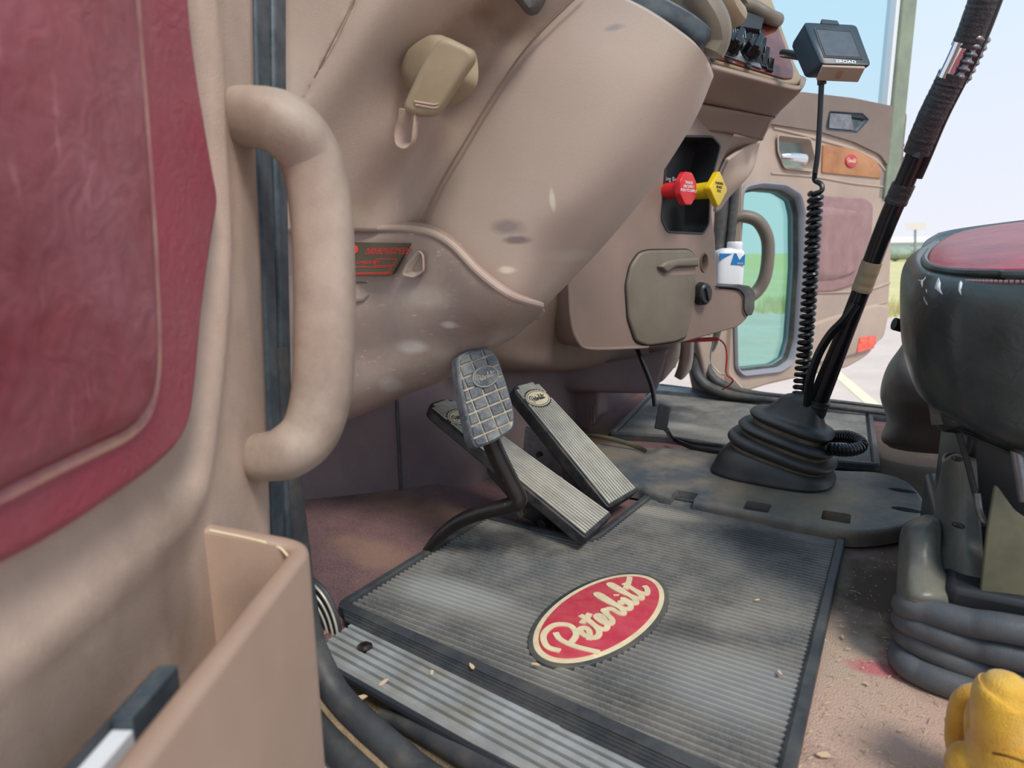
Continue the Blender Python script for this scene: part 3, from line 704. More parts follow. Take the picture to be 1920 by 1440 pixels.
# release handle: knob, paddle and strap loop
KF = Frame(W(792, 128, Y=.70), (.75, -.30, .10), (.1, .15, 1))
kp = KF.hs([(825, 66), (795, 72), (768, 95), (755, 130), (757, 155), (775, 175), (800, 165), (830, 130)])
HF = Frame(W(830, 140, Y=.655), W(888, 108, Y=.675)-W(776, 100, Y=.645), W(832, 75, Y=.66)-W(785, 200, Y=.655))
hp_ = HF.hs([(820, 72), (838, 70), (872, 85), (888, 95), (889, 112), (862, 150), (826, 205), (812, 218), (780, 218), (757, 208), (755, 195), (785, 130)])
rh = obj('release_lever', softslab(HF, rnd(hp_, .006), -.022, .0, .007), M['tan_handle'], db, smooth=60, label='dusty tan release lever with strap loop')
obj('knob', pillow(KF, [q[:2] for q in catmull([V((*p, 0)) for p in kp], 5, True)], [(1.0, -.05), (1.02, -.02), (1.0, -.005), (.93, .003), (.75, .008), (.4, .010), (.1, .0105)]), M['tan_handle'], rh, smooth=70)
g = G()
for d in (0, 6): tube([HF.hp(777+d*.3, 190+d, .0012), HF.hp(812, 196+d, .0012), HF.hp(822, 196+d-2, .0012)], .0012, n=6, smooth=3, g=g)
obj('grip_line', g, M['door_plastic'], rh)
lp = [W(782, 210, Y=.655), W(779, 240, Y=.655), W(775, 266, Y=.657), W(764, 273, Y=.66), W(752, 266, Y=.662), W(752, 245, Y=.662), W(758, 225, Y=.66), W(760, 205, Y=.657)]
obj('strap_loop', tube(lp, .0018, n=10, flat=4.2, smooth=6, up=(1, .3, 0)), M['door_plastic'], rh)
# dark grip at the very top
obj('column_lever', tube([W(960, -30, Y=.755), W(985, 0, Y=.76), W(998, 14, Y=.765), W(1008, 0, Y=.765), W(1020, -30, Y=.765)], .009, n=10, flat=1.3), M['rubber'], db)
# ---- under dash panels between the column and the console
ud = [[(880, 500, 1.12), (960, 480, 1.18), (1040, 460, 1.32), (1110, 430, 1.55), (1260, 430, 1.95)],
      [(880, 560, 1.10), (960, 560, 1.17), (1040, 560, 1.31), (1110, 560, 1.56), (1260, 560, 1.97)],
      [(860, 640, 1.10), (940, 640, 1.17), (1020, 645, 1.32), (1110, 655, 1.58), (1260, 650, 2.0)],
      [(840, 680, 1.14), (930, 690, 1.21), (1020, 692, 1.36), (1110, 687, 1.62), (1260, 662, 2.04)],
      [(830, 684, 1.3), (930, 696, 1.37), (1020, 697, 1.52), (1110, 692, 1.75), (1260, 668, 2.2)]]
obj('under_dash_panel', loft(ud), M['dash_dark'], db, smooth=60, solid=.006)
ub = [[(1040, 690, 1.62), (1120, 680, 1.66), (1235, 660, 1.75), (1255, 655, 1.78)], [(1042, 720, 1.62), (1120, 728, 1.66), (1215, 728, 1.75), (1235, 722, 1.78)], [(1042, 735, 1.64), (1120, 736, 1.68), (1215, 737, 1.78), (1230, 730, 1.8)]]
obj('cross_panel', loft(ub), M['kick'], db, smooth=60, solid=.006)
# ---- centre console
CF = Frame((-.58, 1.3, 0), (.5, .866, 0), (0, 0, 1))
cpx = [(1064, 520), (1070, 600), (1082, 642), (1108, 658), (1190, 656), (1285, 641), (1385, 613), (1406, 592), (1410, 545), (1345, 540), (1341, 440), (1334, 400), (1347, 318), (1378, 252), (1392, 190), (1395, 120), (1100, 120), (1064, 300)]
cpo = rnd(CF.hs(cpx), [.01, .01, .03, .03, .01, .01, .02, .02, .004, .01, .01, .02, .02, .02, .01, .01, .01, .01], 4)
con = obj('centre_console', slab(CF, cpo, -.16, 0), M['dash_dark'], db, smooth=50)
cub = rnd(CF.hs([(1252, 256), (1335, 257), (1351, 272), (1331, 345), (1328, 420), (1318, 437), (1252, 434), (1240, 412)]), [.014, .01, .012, .03, .012, .012, .012, .012])
cut(con, slab(CF, cub, -.085, .05))
cubi = rnd(CF.hs([(1252, 256), (1335, 257), (1350, 274), (1331, 345), (1328, 420), (1318, 437), (1252, 434), (1241, 412)]), .008, 4)
obj('valve_cubby', rings([[CF.p(a, b, c_) for a, b in inset(cubi, d_)] for d_, c_ in ((-.004, 0), (-.003, .002), (.0012, .002), (.0022, -.003), (.004, -.072), (.005, -.074))], cap0=False), M['black'], db, smooth=40)
a, b = CF.hit(1262, 335, -.06)
text(CF, 'Parking Brake Valve', *CF.hit(1268, 336, -.066), .014, -.069, M['white'], db, 'valve_lettering')
def valve(u1, v1, cc_, mat, txt, label, par):
    B = CF.hp(u1, v1, cc_); ax = nrm((.955, -.29, .03)); A = B-ax*.082
    side = V((0, 0, 1)); KFm = Frame(B, side.cross(ax), ax.cross(side.cross(ax)))
    g = rings([[A.lerp(B, k)+KFm.x*(math.cos(q)*r)+KFm.y*(math.sin(q)*r) for q in [2*math.pi*i/24 for i in range(24)]] for k, r in ((0, .018), (.75, .019), (.95, .0165), (1, .016))])
    R_ = .037; oc = disc(0, 0, R_, R_*1.05, 8, math.pi/8) if par == 8 else disc(0, 0, R_*1.15, R_*1.15, 4, 0)
    softslab(KFm, rnd(oc, .006 if par == 8 else .010), -.004, .010, .003, g)
    t = obj('brake_valve_knob', g, mat, db, smooth=40, label=label)
    for i, s_ in enumerate(txt): text(KFm, s_, 0, .012-i*.0085, .0088, .0103, M['white'] if par == 8 else M['black'], t, 'knob_lettering')
    return t
valve(1284, 354, .045, M['red_knob'], ('TRAILER', 'AIR SUPPLY', 'PUSH TO SUPPLY'), 'red octagonal knob', 8)
valve(1341, 355, .045, M['yellow_knob'], ('PARKING', 'BRAKE', 'PULL'), 'yellow diamond knob', 4)
# ashtray door
ash = CF.hs([(1180, 498), (1196, 474), (1215, 469), (1290, 468), (1302, 480), (1301, 560), (1285, 632), (1262, 641), (1212, 648), (1190, 640), (1176, 598), (1172, 535)])
asht = obj('ashtray_door', softslab(CF, rnd(ash, .012), -.01, .008, .006), M['brown_grey'], db, smooth=50)
obj('door_groove', tube([CF.p(a, b, .001) for a, b in inset(rnd(ash, .012), -.0015)], .0015, n=5, smooth=1, closed=True), M['black'], db)
hd = CF.hs([(1234, 512), (1240, 500), (1262, 494), (1300, 492), (1300, 504), (1262, 508), (1246, 520)])
obj('pull_lip', softslab(CF, rnd(CF.hs([(1226, 500), (1238, 490), (1262, 484), (1301, 482), (1301, 500), (1256, 502), (1240, 512)]), .004), .002, .020, .008), M['brown_grey'], asht, smooth=60)
obj('pull_recess', slab(CF, rnd(CF.hs([(1238, 516), (1250, 503), (1298, 501), (1299, 514), (1262, 517)]), .004), .007, .0085), M['dash_dark'], asht)
# oval hole
ov = disc(*CF.hit(1320, 493), .0, .0); a, b = CF.hit(1320, 493); ovp = disc(a, b, .0125, .022, 28)
cut(con, slab(CF, ovp, -.03, .03)); m_ = con.modifiers.new('b', 'BEVEL'); m_.width = .009; m_.segments = 4; m_.limit_method = 'ANGLE'; m_.angle_limit = math.radians(50)
obj('oval_socket', tray(CF, inset(ovp, .0005), -.02, .0015, lip=.001, slope=.002), M['dash_dark'], db)
# black rotary knob
a, b = CF.hit(1319, 551, .012)
kn = obj('heater_knob', pillow(CF, disc(a, b, .021, .027, 32), [(1.05, -.004), (1.05, .006), (1, .010), (.97, .020), (.8, .024), (.3, .0245)]), M['black'], db)
obj('pointer_ridge', box(Frame(CF.p(a, b, .024), CF.x*math.cos(1.9)+CF.y*math.sin(1.9), CF.y*math.cos(1.9)-CF.x*math.sin(1.9)), -.016, .016, -.0045, .0045, -.002, .006), M['black'], kn, bevel=.001)
# lower door line of the console
ln = CF.hs([(1066, 520), (1071, 600), (1084, 640), (1108, 654), (1190, 652), (1215, 650)])
obj('lower_seam', tube([CF.p(a, b, .0) for a, b in ln], .004, n=8, smooth=5), M['dash_dark'], db)
# cup holder on the right end
hf = Frame(CF.hp(1345, 540, .0), CF.x, CF.y)
chp = [(1343, 538), (1374, 540), (1388, 545), (1394, 556), (1394, 580), (1399, 592), (1408, 591), (1413, 580), (1414, 548), (1404, 536), (1385, 533)]
obj('cup_holder', softslab(CF, rnd(CF.hs(chp), .003, 3), -.10, .004, .003), M['rubber'], db, smooth=40)
obj('cup_holder_rim', tube([CF.hp(u, v, .005) for u, v in [(1343, 537), (1374, 539), (1388, 544), (1395, 556), (1395, 580), (1401, 592)]], .0022, n=8, smooth=4), M['black'], db)
hb = CF.hs([(1345, 542), (1372, 543), (1385, 550), (1390, 560), (1390, 584), (1398, 597), (1360, 610), (1345, 600)])
# ---- upper dash: lip and switch panel
lipL = [[(1260, 96, 1.50), (1330, 118, 1.54), (1420, 142, 1.60), (1490, 160, 1.66), (1502, 152, 1.68), (1500, 140, 1.75)],
        [(1262, 108, 1.50), (1330, 130, 1.54), (1420, 155, 1.60), (1490, 172, 1.66), (1506, 164, 1.68), (1512, 150, 1.78)],
        [(1262, 150, 1.53), (1330, 165, 1.57), (1400, 184, 1.64), (1462, 200, 1.70), (1476, 196, 1.72), (1490, 180, 1.80)],
        [(1262, 178, 1.56), (1320, 190, 1.60), (1390, 204, 1.67), (1448, 215, 1.73), (1456, 214, 1.75), (1468, 200, 1.82)],
        [(1262, 184, 1.60), (1318, 196, 1.64), (1388, 209, 1.70), (1442, 219, 1.76), (1450, 218, 1.78), (1460, 205, 1.85)],
        [(1262, 186, 1.575), (1318, 198, 1.61), (1388, 211, 1.68), (1440, 221, 1.74), (1450, 220, 1.76), (1460, 207, 1.83)],
        [(1262, 240, 1.60), (1318, 246, 1.64), (1370, 250, 1.70), (1420, 262, 1.78), (1430, 262, 1.80), (1440, 240, 1.86)]]
obj('dash_ledge', loft(lipL), M['dash_dark'], db, smooth=50, solid=.006)
SF = Frame(W(1400, 110, Y=1.62), W(1480, 158, Y=1.68)-W(1330, 112, Y=1.545), (-.35, .25, .75))
po = rnd(SF.hs([(1240, 85), (1330, 112), (1478, 158), (1504, 160), (1506, 145), (1492, 118), (1452, 5), (1430, -50), (1240, -50)]), [.01, .01, .01, .02, .02, .01, .01, .01, .01])
pn = obj('instrument_panel', softslab(SF, po, -.05, .0, .008), M['tan_handle'], db, smooth=50)
bw = rnd(SF.hs([(1250, 82), (1330, 108), (1470, 150), (1486, 148), (1486, 130), (1455, 45), (1434, 34), (1400, 20), (1380, -10), (1250, -10)]), .008)
bu = obj('burl_panel', softslab(SF, bw, -.002, .004, .002), M['burl'], pn, smooth=40)
obj('heater_panel', softslab(SF, rnd(SF.hs([(1310, 92), (1425, 134), (1402, 72), (1300, 45)]), .004), .002, .008, .001), M['steel'], pn)
for (u, v) in ((1340, 92), (1372, 94), (1408, 104)):
    a, b = SF.hit(u, v-8, .015)
    k = obj('rotary_knob', pillow(SF, disc(a, b, .021, .021, 28), [(1.1, .006), (1.05, .010), (.95, .012), (.9, .032), (.8, .036), (.4, .037)]), M['black_gloss'], pn)
    KK = Frame(SF.p(a, b, .036), SF.x*.4+SF.y*.92, SF.y*.4-SF.x*.92); obj('grip', box(KK, -.024, .024, -.006, .006, -.01, .012), M['black_gloss'], k, bevel=.002)
    a, b = SF.hit(u-4, v+18, .009); obj('icon_disc', slab(SF, disc(a, b, .007), .007, .0095), M['black'], pn)
ra = obj('radio', softslab(SF, rnd(SF.hs([(1330, 62), (1412, 74), (1420, 52), (1348, 28), (1320, 30)]), .003), .002, .028, .002), M['black'], pn)
g = G()
for k in range(9): q = SF.hit(1362+k*4.5, 56+k*.9, .03); box(SF, q[0]-.0015, q[0]+.0015, q[1]-.012, q[1]+.010, .028, .0295, g)
obj('speaker_slot', g, M['steel'], ra, weld=False)
def rocker(u, v, s=1.0):
    a, b = SF.hit(u, v, .012); RF = Frame(SF.p(a, b, 0), SF.x, SF.y)
    t = obj('rocker_switch', softslab(RF, rnd([(-.0095*s, -.019*s), (.0095*s, -.019*s), (.0095*s, .019*s), (-.0095*s, .019*s)], .002), .002, .010, .002), M['black'], pn)
    R2 = Frame(RF.p(0, 0, .010), RF.x, RF.y*1+RF.n*.35); obj('toggle', box(R2, -.0072*s, .0072*s, -.014*s, .014*s, -.003, .005), M['black_gloss'], t, bevel=.001)
for (u, v) in ((1422, 104), (1434, 112), (1445, 119), (1426, 92), (1437, 98), (1404, 68), (1414, 74), (1424, 50), (1427, 66), (1431, 80), (1382, 20), (1391, 27), (1400, 33), (1409, 40)): rocker(u, v, .9 if v > 60 else .75)
obj('grab_rail', tube([SF.hp(1375, 5, .02), SF.hp(1412, 14, .024), SF.hp(1440, 30, .024), SF.hp(1458, 38, .01)], .016, n=14), M['brown_grey'], pn)
# passenger end of the dash seen past the console
wing = [[(1366, 300, 1.93), (1385, 285, 1.96), (1405, 273, 2.0), (1426, 266, 2.05)],
        [(1352, 330, 1.95), (1380, 312, 1.98), (1404, 298, 2.03), (1420, 290, 2.1)],
        [(1344, 365, 1.97), (1370, 352, 1.99), (1398, 335, 2.03), (1408, 325, 2.08)],
        [(1342, 398, 2.0), (1352, 392, 2.02), (1362, 375, 2.05), (1372, 362, 2.08)]]
obj('dash_end_cap', loft(wing), M['pdoor'], db, smooth=60, solid=.01)
w2 = [[(1372, 250, 1.90), (1400, 256, 1.95), (1432, 262, 2.0)], [(1350, 308, 1.95), (1368, 292, 1.98), (1412, 272, 2.05)], [(1340, 348, 1.98), (1346, 338, 2.0), (1356, 322, 2.06)]]
obj('dash_end_recess', loft(w2), M['dash_dark'], db, smooth=60, solid=.01)
# low bolsters near the passenger footwell
bo = [[(1215, 650, 1.80), (1250, 642, 1.80), (1275, 640, 1.82), (1276, 640, 1.95)], [(1225, 690, 1.82), (1250, 680, 1.79), (1272, 670, 1.82), (1273, 670, 1.95)], [(1228, 722, 1.86), (1245, 712, 1.84), (1264, 690, 1.86), (1266, 690, 1.95)]]
obj('knee_bolster', loft(bo), M['column'], db, smooth=60, solid=.01)
bo = [[(1276, 640, 1.95), (1288, 638, 1.93), (1300, 636, 1.95), (1301, 636, 2.1)], [(1272, 680, 1.95), (1285, 675, 1.93), (1298, 668, 1.95), (1300, 668, 2.1)], [(1264, 706, 1.97), (1278, 712, 1.95), (1292, 698, 1.98), (1296, 692, 2.1)]]
obj('knee_bolster', loft(bo), M['pdoor'], db, smooth=60, solid=.01)
# centre duct under the dash
duct = Frame(W(1080, 780, Y=1.70), (1, -.12, 0), (0, 0, 1))
dpx = duct.hs([(1040, 700), (1052, 690), (1096, 688), (1122, 735), (1120, 780), (1098, 806), (1044, 796)])
du = obj('floor_duct', softslab(duct, rnd(dpx, .01), -.06, .0, .008), M['kick'], db, smooth=50, label='mauve plastic floor duct')
g = G()
for k in range(3): a, b = duct.hit(1102+k*6, 775, .002); box(duct, a-.001, a+.001, b-.028, b+.02, -.001, .003, g)
obj('vent_slat', g, M['dash_dark'], du, weld=False)
# red circuit strip with loose wires under the console
rb = obj('circuit_strip', box(Frame(W(1312, 637, Y=1.84), (1, .3, .06), (0, .1, 1)), -.055, .05, -.006, .006, -.004, .004), M['wire_red'], bevel=.002)
tag(rb, 'red electrical strip hanging under the right end of the console', 'electrical strip')
wr = obj('loose_wire', tube([W(1342, 632, Y=1.83), W(1358, 645, Y=1.84), W(1363, 668, Y=1.85), W(1362, 700, Y=1.85), W(1374, 712, Y=1.86), W(1368, 722, Y=1.88), W(1355, 730, Y=1.9)], .0022, n=6), M['wire_red'])
tag(wr, 'thin red wire dangling below the console by the passenger door', 'wire')
wr = obj('loose_wire', tube([W(1338, 640, Y=1.84), W(1333, 660, Y=1.85), W(1334, 682, Y=1.85), W(1350, 700, Y=1.86), W(1358, 702, Y=1.86), W(1362, 694, Y=1.86)], .0022, n=6), M['wire_white'])
tag(wr, 'thin white wire dangling below the console by the passenger door', 'wire')
# hanging cable with an inline plug
hc = [W(1192, 648, Y=1.52), W(1205, 680, Y=1.50), W(1222, 725, Y=1.49), W(1228, 762, Y=1.48)]
hcb = obj('power_cable', tube(hc, .0072, n=10, flat=.6), M['cable'])
tag(hcb, 'black power cable with inline plug hanging from the console to the floor', 'cable')
PLf = Frame(W(1243, 782, Y=1.475), (.95, .05, -.1), (W(1232, 758, Y=1.48)-W(1253, 808, Y=1.47)))
obj('inline_plug', box(PLf, -.014, .014, -.030, .030, -.010, .010), M['black'], hcb, bevel=.003)
hc2 = [W(1250, 806, Y=1.47), W(1262, 822, Z=.028), W(1290, 836, Z=.024), W(1325, 843, Z=.024), W(1356, 846, Z=.026), W(1372, 838, Z=.03)]
obj('floor_run', tube(hc2, .0062, n=10), M['cable'], hcb)
obj('floor_run', tube([W(1258, 818, Z=.02), W(1285, 828, Z=.02), W(1325, 834, Z=.022), W(1352, 836, Z=.024), W(1364, 840, Z=.02)], .0042, n=8), M['cable'], hcb)
# loose curved trim strip
stp = obj('trim_strip', tube([W(1095, 816, Z=.02), W(1130, 820, Z=.038), W(1165, 828, Z=.036), W(1195, 838, Z=.028), W(1212, 846, Z=.022)], [.004, .006, .006, .006, .005], n=8, flat=.4), M['olive'])
tag(stp, 'loose curved olive strip lying between the accelerator and the cover plate', 'strip')
# thin cord across the passenger mat
c_ = obj('thin_cord', tube([W(1310, 742, Z=.012), W(1360, 745, Z=.012), W(1420, 741, Z=.012), W(1452, 746, Z=.012), W(1490, 762, Z=.014)], .0022, n=6), M['cable'])
tag(c_, 'thin black cord lying across the far edge of the passenger mat', 'cord')
DL = V(db.location)
def at_(u, v, y): return tuple(W(u, v, Y=y)-DL)
blob('shroud', [(at_(845, 608, .78), (.016, .02, .008), (206, 200, 190), .9), (at_(770, 652, .77), (.03, .02, .012), (196, 188, 180), .7), (at_(735, 728, .78), (.02, .02, .02), (190, 182, 174), .6), (at_(800, 560, .76), (.05, .02, .02), (184, 172, 160), .5), (at_(700, 620, .76), (.07, .04, .05), (120, 102, 96), .5), (at_(900, 640, .80), (.10, .04, .02), (112, 96, 92), .4)])
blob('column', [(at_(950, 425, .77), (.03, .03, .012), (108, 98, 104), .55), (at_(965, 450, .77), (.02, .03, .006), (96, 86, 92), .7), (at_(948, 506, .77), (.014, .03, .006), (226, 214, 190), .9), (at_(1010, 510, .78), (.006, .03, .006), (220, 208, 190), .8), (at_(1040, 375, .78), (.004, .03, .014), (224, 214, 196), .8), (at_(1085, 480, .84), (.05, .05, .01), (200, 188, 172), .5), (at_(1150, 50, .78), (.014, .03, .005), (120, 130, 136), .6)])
blob('dash', [(at_(700, 405, .70), (.10, .05, .02), (196, 182, 158), .55), (at_(680, 408, .70), (.004, .03, .012), (104, 64, 52), .9), (at_(960, 20, .80), (.05, .05, .04), (120, 96, 76), .5), (at_(880, 60, .78), (.05, .05, .03), (112, 84, 64), .45)])
# ================================================================ PEDALS
def treadle(name, label, BL, BR, TL, TR, th, body_px=None):
    t = thing(name, (BL+BR)/2, label, 'pedal')
    fr = Frame((BL+BR)/2, BR-BL, (TL+TR)/2-(BL+BR)/2)
    Lh = ((TL+TR)/2-(BL+BR)/2).length; wb = (BR-BL).length/2; wt = (TR-TL).length/2
    pts = [(-wb, 0), (wb, 0), (wt, Lh-.012), (wt*.6, Lh), (-wt*.6, Lh), (-wt, Lh-.012)]
    pr = rnd(pts, [.004, .004, .01, .01, .01, .01], 4)
    obj('rubber_body', slab(fr, inset(pr, -.004), -th, -.001), M['treadle_black'], t, bevel=.003)
    g = slab(fr, pr, -.004, .0004); obj('tread_base', g, M['treadle_black'], t)
    # lengthwise ribs
    g = G(); nr = 12; yo = Lh*.855; ex, ey = wt*.90, .021
    for i in range(nr):
        s = -1+2*(i+.5)/nr; x0 = wb*s*.97; x1 = wt*s*.97; segs = []
        y0, y1 = .003, Lh-.004-(abs(s) > .7)*.008
        xm = lerp(x0, x1, .8)
        h = math.sqrt(max(0, 1-(xm/(ex*1.12))**2))*ey*1.18
        segs = [(y0, yo-h), (yo+h, y1)] if h > .002 else [(y0, y1)]
        for a, b in segs:
            xa, xb = lerp(x0, x1, a/Lh), lerp(x0, x1, b/Lh); w_ = wb/nr*.54
            q = [(-w_, 0), (-w_*.7, .0022), (w_*.7, .0022), (w_, 0)]
            g.add([fr.p(x+dx, y, c) for x, y in ((xa, a), (xb, b)) for dx, c in q], [[0, 1, 5, 4], [1, 2, 6, 5], [2, 3, 7, 6], [0, 3, 2, 1], [4, 5, 6, 7]])
    obj('ribs', g, M['treadle_metal'], t, smooth=0, weld=False)
    bdg = obj('oval_badge', slab(fr, disc(0, yo, ex, ey, 40), 0, .0024), M['badge_cream'], t)
    obj('badge_outline', tube([fr.p(p.x, p.y, .0022) for p in disc(0, yo, ex*.90, ey*.86, 40)], .0008, n=5, smooth=1, closed=True), M['black'], bdg)
    script(fr, 0, yo, ex*.145, .0023, M['black'], bdg, 'cast_script', wd=.36, h=.0004)
    return t, fr, Lh
acc, afr, aL = treadle('accelerator_pedal', 'long ribbed accelerator pedal nearest the transmission cover, dark oval badge fully visible', W(1142, 948, Z=.035), W(1194, 917, Z=.035), W(948, 728, Y=1.15), W(1008, 712, Y=1.22), .028)
obj('pedal_bracket', rings([[afr.p(x, y, c) for x, y, c in ((-.03, .02, -.03), (.02, .02, -.03), (.02, .09, -.03), (-.03, .14, -.03))], [afr.p(x, y, c) for x, y, c in ((-.03, .0, -.045), (.02, .0, -.045), (.02, .05, -.075), (-.03, .07, -.095))]]), M['steel'], acc)
BRF = Frame(W(1040, 850, Y=1.20), (.75, .1, -.62), (.55, .1, .8))
obj('pivot_plate', slab(Frame(W(1020, 850, Y=1.23), (1, .1, 0), (0, 0, 1)), rnd(Frame(W(1020, 850, Y=1.23), (1, .1, 0), (0, 0, 1)).hs([(985, 800), (1050, 835), (1120, 890), (1075, 900), (1030, 888), (980, 850)]), .004), -.006, 0), M['steel'], acc)
a_ = W(1010, 852, Y=1.225); obj('pivot_bolt', slab(Frame(a_, (1, 0, 0), (0, 0, 1)), disc(0, 0, .006), -.002, .003), M['black'], acc)
brk, bfr, bL = treadle('brake_pedal', 'long ribbed brake pedal behind the checkered pad, its oval badge half hidden', W(1098, 1004, Z=.030), W(1145, 962, Z=.030), W(797, 762, Y=1.00), W(852, 742, Y=1.07), .022)
obj('pedal_bracket', slab(Frame(W(900, 880, Y=1.03), (1, .1, 0), (0, 0, 1)), rnd(Frame(W(900, 880, Y=1.03), (1, .1, 0), (0, 0, 1)).hs([(905, 850), (1000, 935), (1085, 1000), (1010, 985), (975, 965), (950, 930), (915, 890)]), .004), -.03, 0), M['treadle_black'], brk)
obj('hex_bolt', slab(Frame(W(980, 960, Y=1.01), (1, -.3, 0), (0, 0, 1)), disc(0, 0, .010, .010, 6), -.01, .008), M['olive'], brk, bevel=.001)
obj('hex_bolt', slab(Frame(W(1020, 982, Y=1.02), (1, -.3, 0), (0, 0, 1)), disc(0, 0, .010, .010, 16), -.012, .008), M['arm_metal'], brk, bevel=.001)
# clutch: checkered pad on a bent tube arm
cl = thing('clutch_pedal', W(800, 1030, Z=0), 'checkered grey rubber clutch pad on a bent dark steel arm', 'pedal')
KP = Frame(W(915, 740, Y=.81), W(955, 720, Y=.842)-W(875, 752, Y=.778), W(895, 655, Y=.823)-W(932, 835, Y=.805))
fo = KP.hs([(858, 668), (880, 656), (918, 650), (934, 668), (950, 715), (964, 765), (966, 800), (955, 812), (925, 830), (893, 842), (885, 830), (872, 770), (858, 700)])
fo = rnd(fo, .008, 4)
obj('rubber_pad', softslab(KP, fo, -.026, -.0008, .004), M['pad_rubber'], cl, smooth=40)
xs = [p[0] for p in fo]; ys = [p[1] for p in fo]; x0, x1, y0, y1 = min(xs), max(xs), min(ys), max(ys)
# tread blocks: clipped grid over the pad outline
def clip(poly, x0, x1, y0, y1):
    P = [V(p[:2]) for p in poly]
    for ax, s, lim in ((0, 1, x0), (0, -1, -x1), (1, 1, y0), (1, -1, -y1)):
        Q = []
        for i in range(len(P)):
            a, b = P[i-1], P[i]; da, db = s*a[ax]-lim, s*b[ax]-lim
            if da*db < 0: Q.append(a.lerp(b, da/(da-db)))
            if db >= 0: Q.append(b)
        P = Q
        if len(P) < 3: return []
    return P
g = G(); gg_ = G(); fi = inset(fo, .004)
NX, NY = 4, 8; dx = (x1-x0)/NX; dy = (y1-y0)/NY
for j in range(NY):
    for i in range(NX):
        q = clip(fi, x0+dx*i+.0011, x0+dx*(i+1)-.0011, y0+dy*j+.0016, y0+dy*(j+1)-.0016)
        if len(q) >= 3:
            ar = abs(sum(q[k-1].x*q[k].y-q[k].x*q[k-1].y for k in range(len(q))))/2
            if ar < 2e-5: continue
            c = sum(q, V((0, 0)))/len(q); rs = [[KP.p(*(c+(p-c)*s_), h) for p in q] for s_, h in ((1, -.002), (.98, .0022), (.90, .0034))]
            rings(rs, g, cap0=False)
obj('tread_block', g, M['pad_rubber'], cl, smooth=25)
obj('tread_groove', slab(KP, fi, -.002, .0004), M['groove'], cl, label='pale dust in the tread grooves')
a, b = KP.hit(910, 706, .003)
obj('oval_badge', softslab(KP, disc(a, b, .023, .0165, 40), .001, .0045, .001), M['pad_rubber'], cl)
obj('badge_outline', tube([KP.p(p.x, p.y, .0046) for p in disc(a, b, .0212, .0148, 40)], .0007, n=5, smooth=1, closed=True), M['groove'], cl)
script(KP, a, b, .0036, .0045, M['groove'], cl, 'cast_script', wd=.22, h=.0005)
arm = [W(916, 815, Y=.832), W(930, 850, Y=.838), W(952, 895, Y=.845), W(969, 928, Y=.85), W(969, 942, Y=.85), W(948, 950, Y=.85), W(905, 960, Y=.85), W(860, 978, Y=.85), W(825, 1005, Y=.846), W(800, 1034, Y=.842)]
obj('pedal_arm', tube(arm, [.0145, .0148, .0148, .0148, .0148, .013, .0125, .0115, .010, .008], n=18), M['arm_metal'], cl)
# ================================================================ DRIVER DOOR (open, on the left)
q_ = nrm((-.454, .891, 0)); an_ = V((q_.y, -q_.x, 0))
DR = Frame(an_*-.27, q_, (0, 0, 1))
dd = thing('truck_door', DR.p(.70, -.3, 0), 'open driver door in dusty tan plastic with maroon leather insert, at the left', 'door')
body = [(-.15, -.30), (.66, -.30), (.690, -.2), (.700, .30), (.705, 1.2), (-.15, 1.2)]
# inner panel with the moulded crease: built as a height field over (a, b)
crease = [DR.hit(u, v) for u, v in [(383, -60), (396, 120), (407, 300), (412, 420), (408, 560), (396, 700), (378, 850), (360, 920), (310, 985), (200, 1075), (100, 1150), (0, 1222), (-200, 1360), (-500, 1560)]]
crv = catmull([V((a, b, 0)) for a, b in crease], 8)
def cdist(a, b):
    best = 9; sg = 1
    for i in range(len(crv)-1):
        p, r = crv[i], crv[i+1]; d = r-p; t = max(0, min(1, ((a-p.x)*d.x+(b-p.y)*d.y)/max(d.x*d.x+d.y*d.y, 1e-12)))
        x, y = a-p.x-d.x*t, b-p.y-d.y*t; q = math.hypot(x, y)
        if q < best: best = q; sg = 1 if (d.x*y-d.y*x) > 0 else -1
    return best*sg
A0, A1, B0, B1 = -.15, .700, -.30, 1.15; na, nb = 90, 130
EL = [(481, -120), (481, 0), (484, 160), (487, 300), (497, 500), (507, 780), (512, 930), (518, 1150), (522, 1500)]
ER = [(538, -120), (538, 0), (538, 160), (540, 300), (543, 500), (549, 780), (558, 930), (563, 1150), (568, 1500)]
def ecurve(f, c):
    return [DR.hit(a_[0]+(b_[0]-a_[0])*f, a_[1], c) for a_, b_ in zip(EL, ER)]
def eat(f, c, b):
    P = sorted(ecurve(f, c), key=lambda q: q[1])
    for p, q in zip(P[:-1], P[1:]):
        if b <= q[1]: break
    t = (b-p[1])/(q[1]-p[1]); return p[0]+(q[0]-p[0])*max(-3, min(3, t))

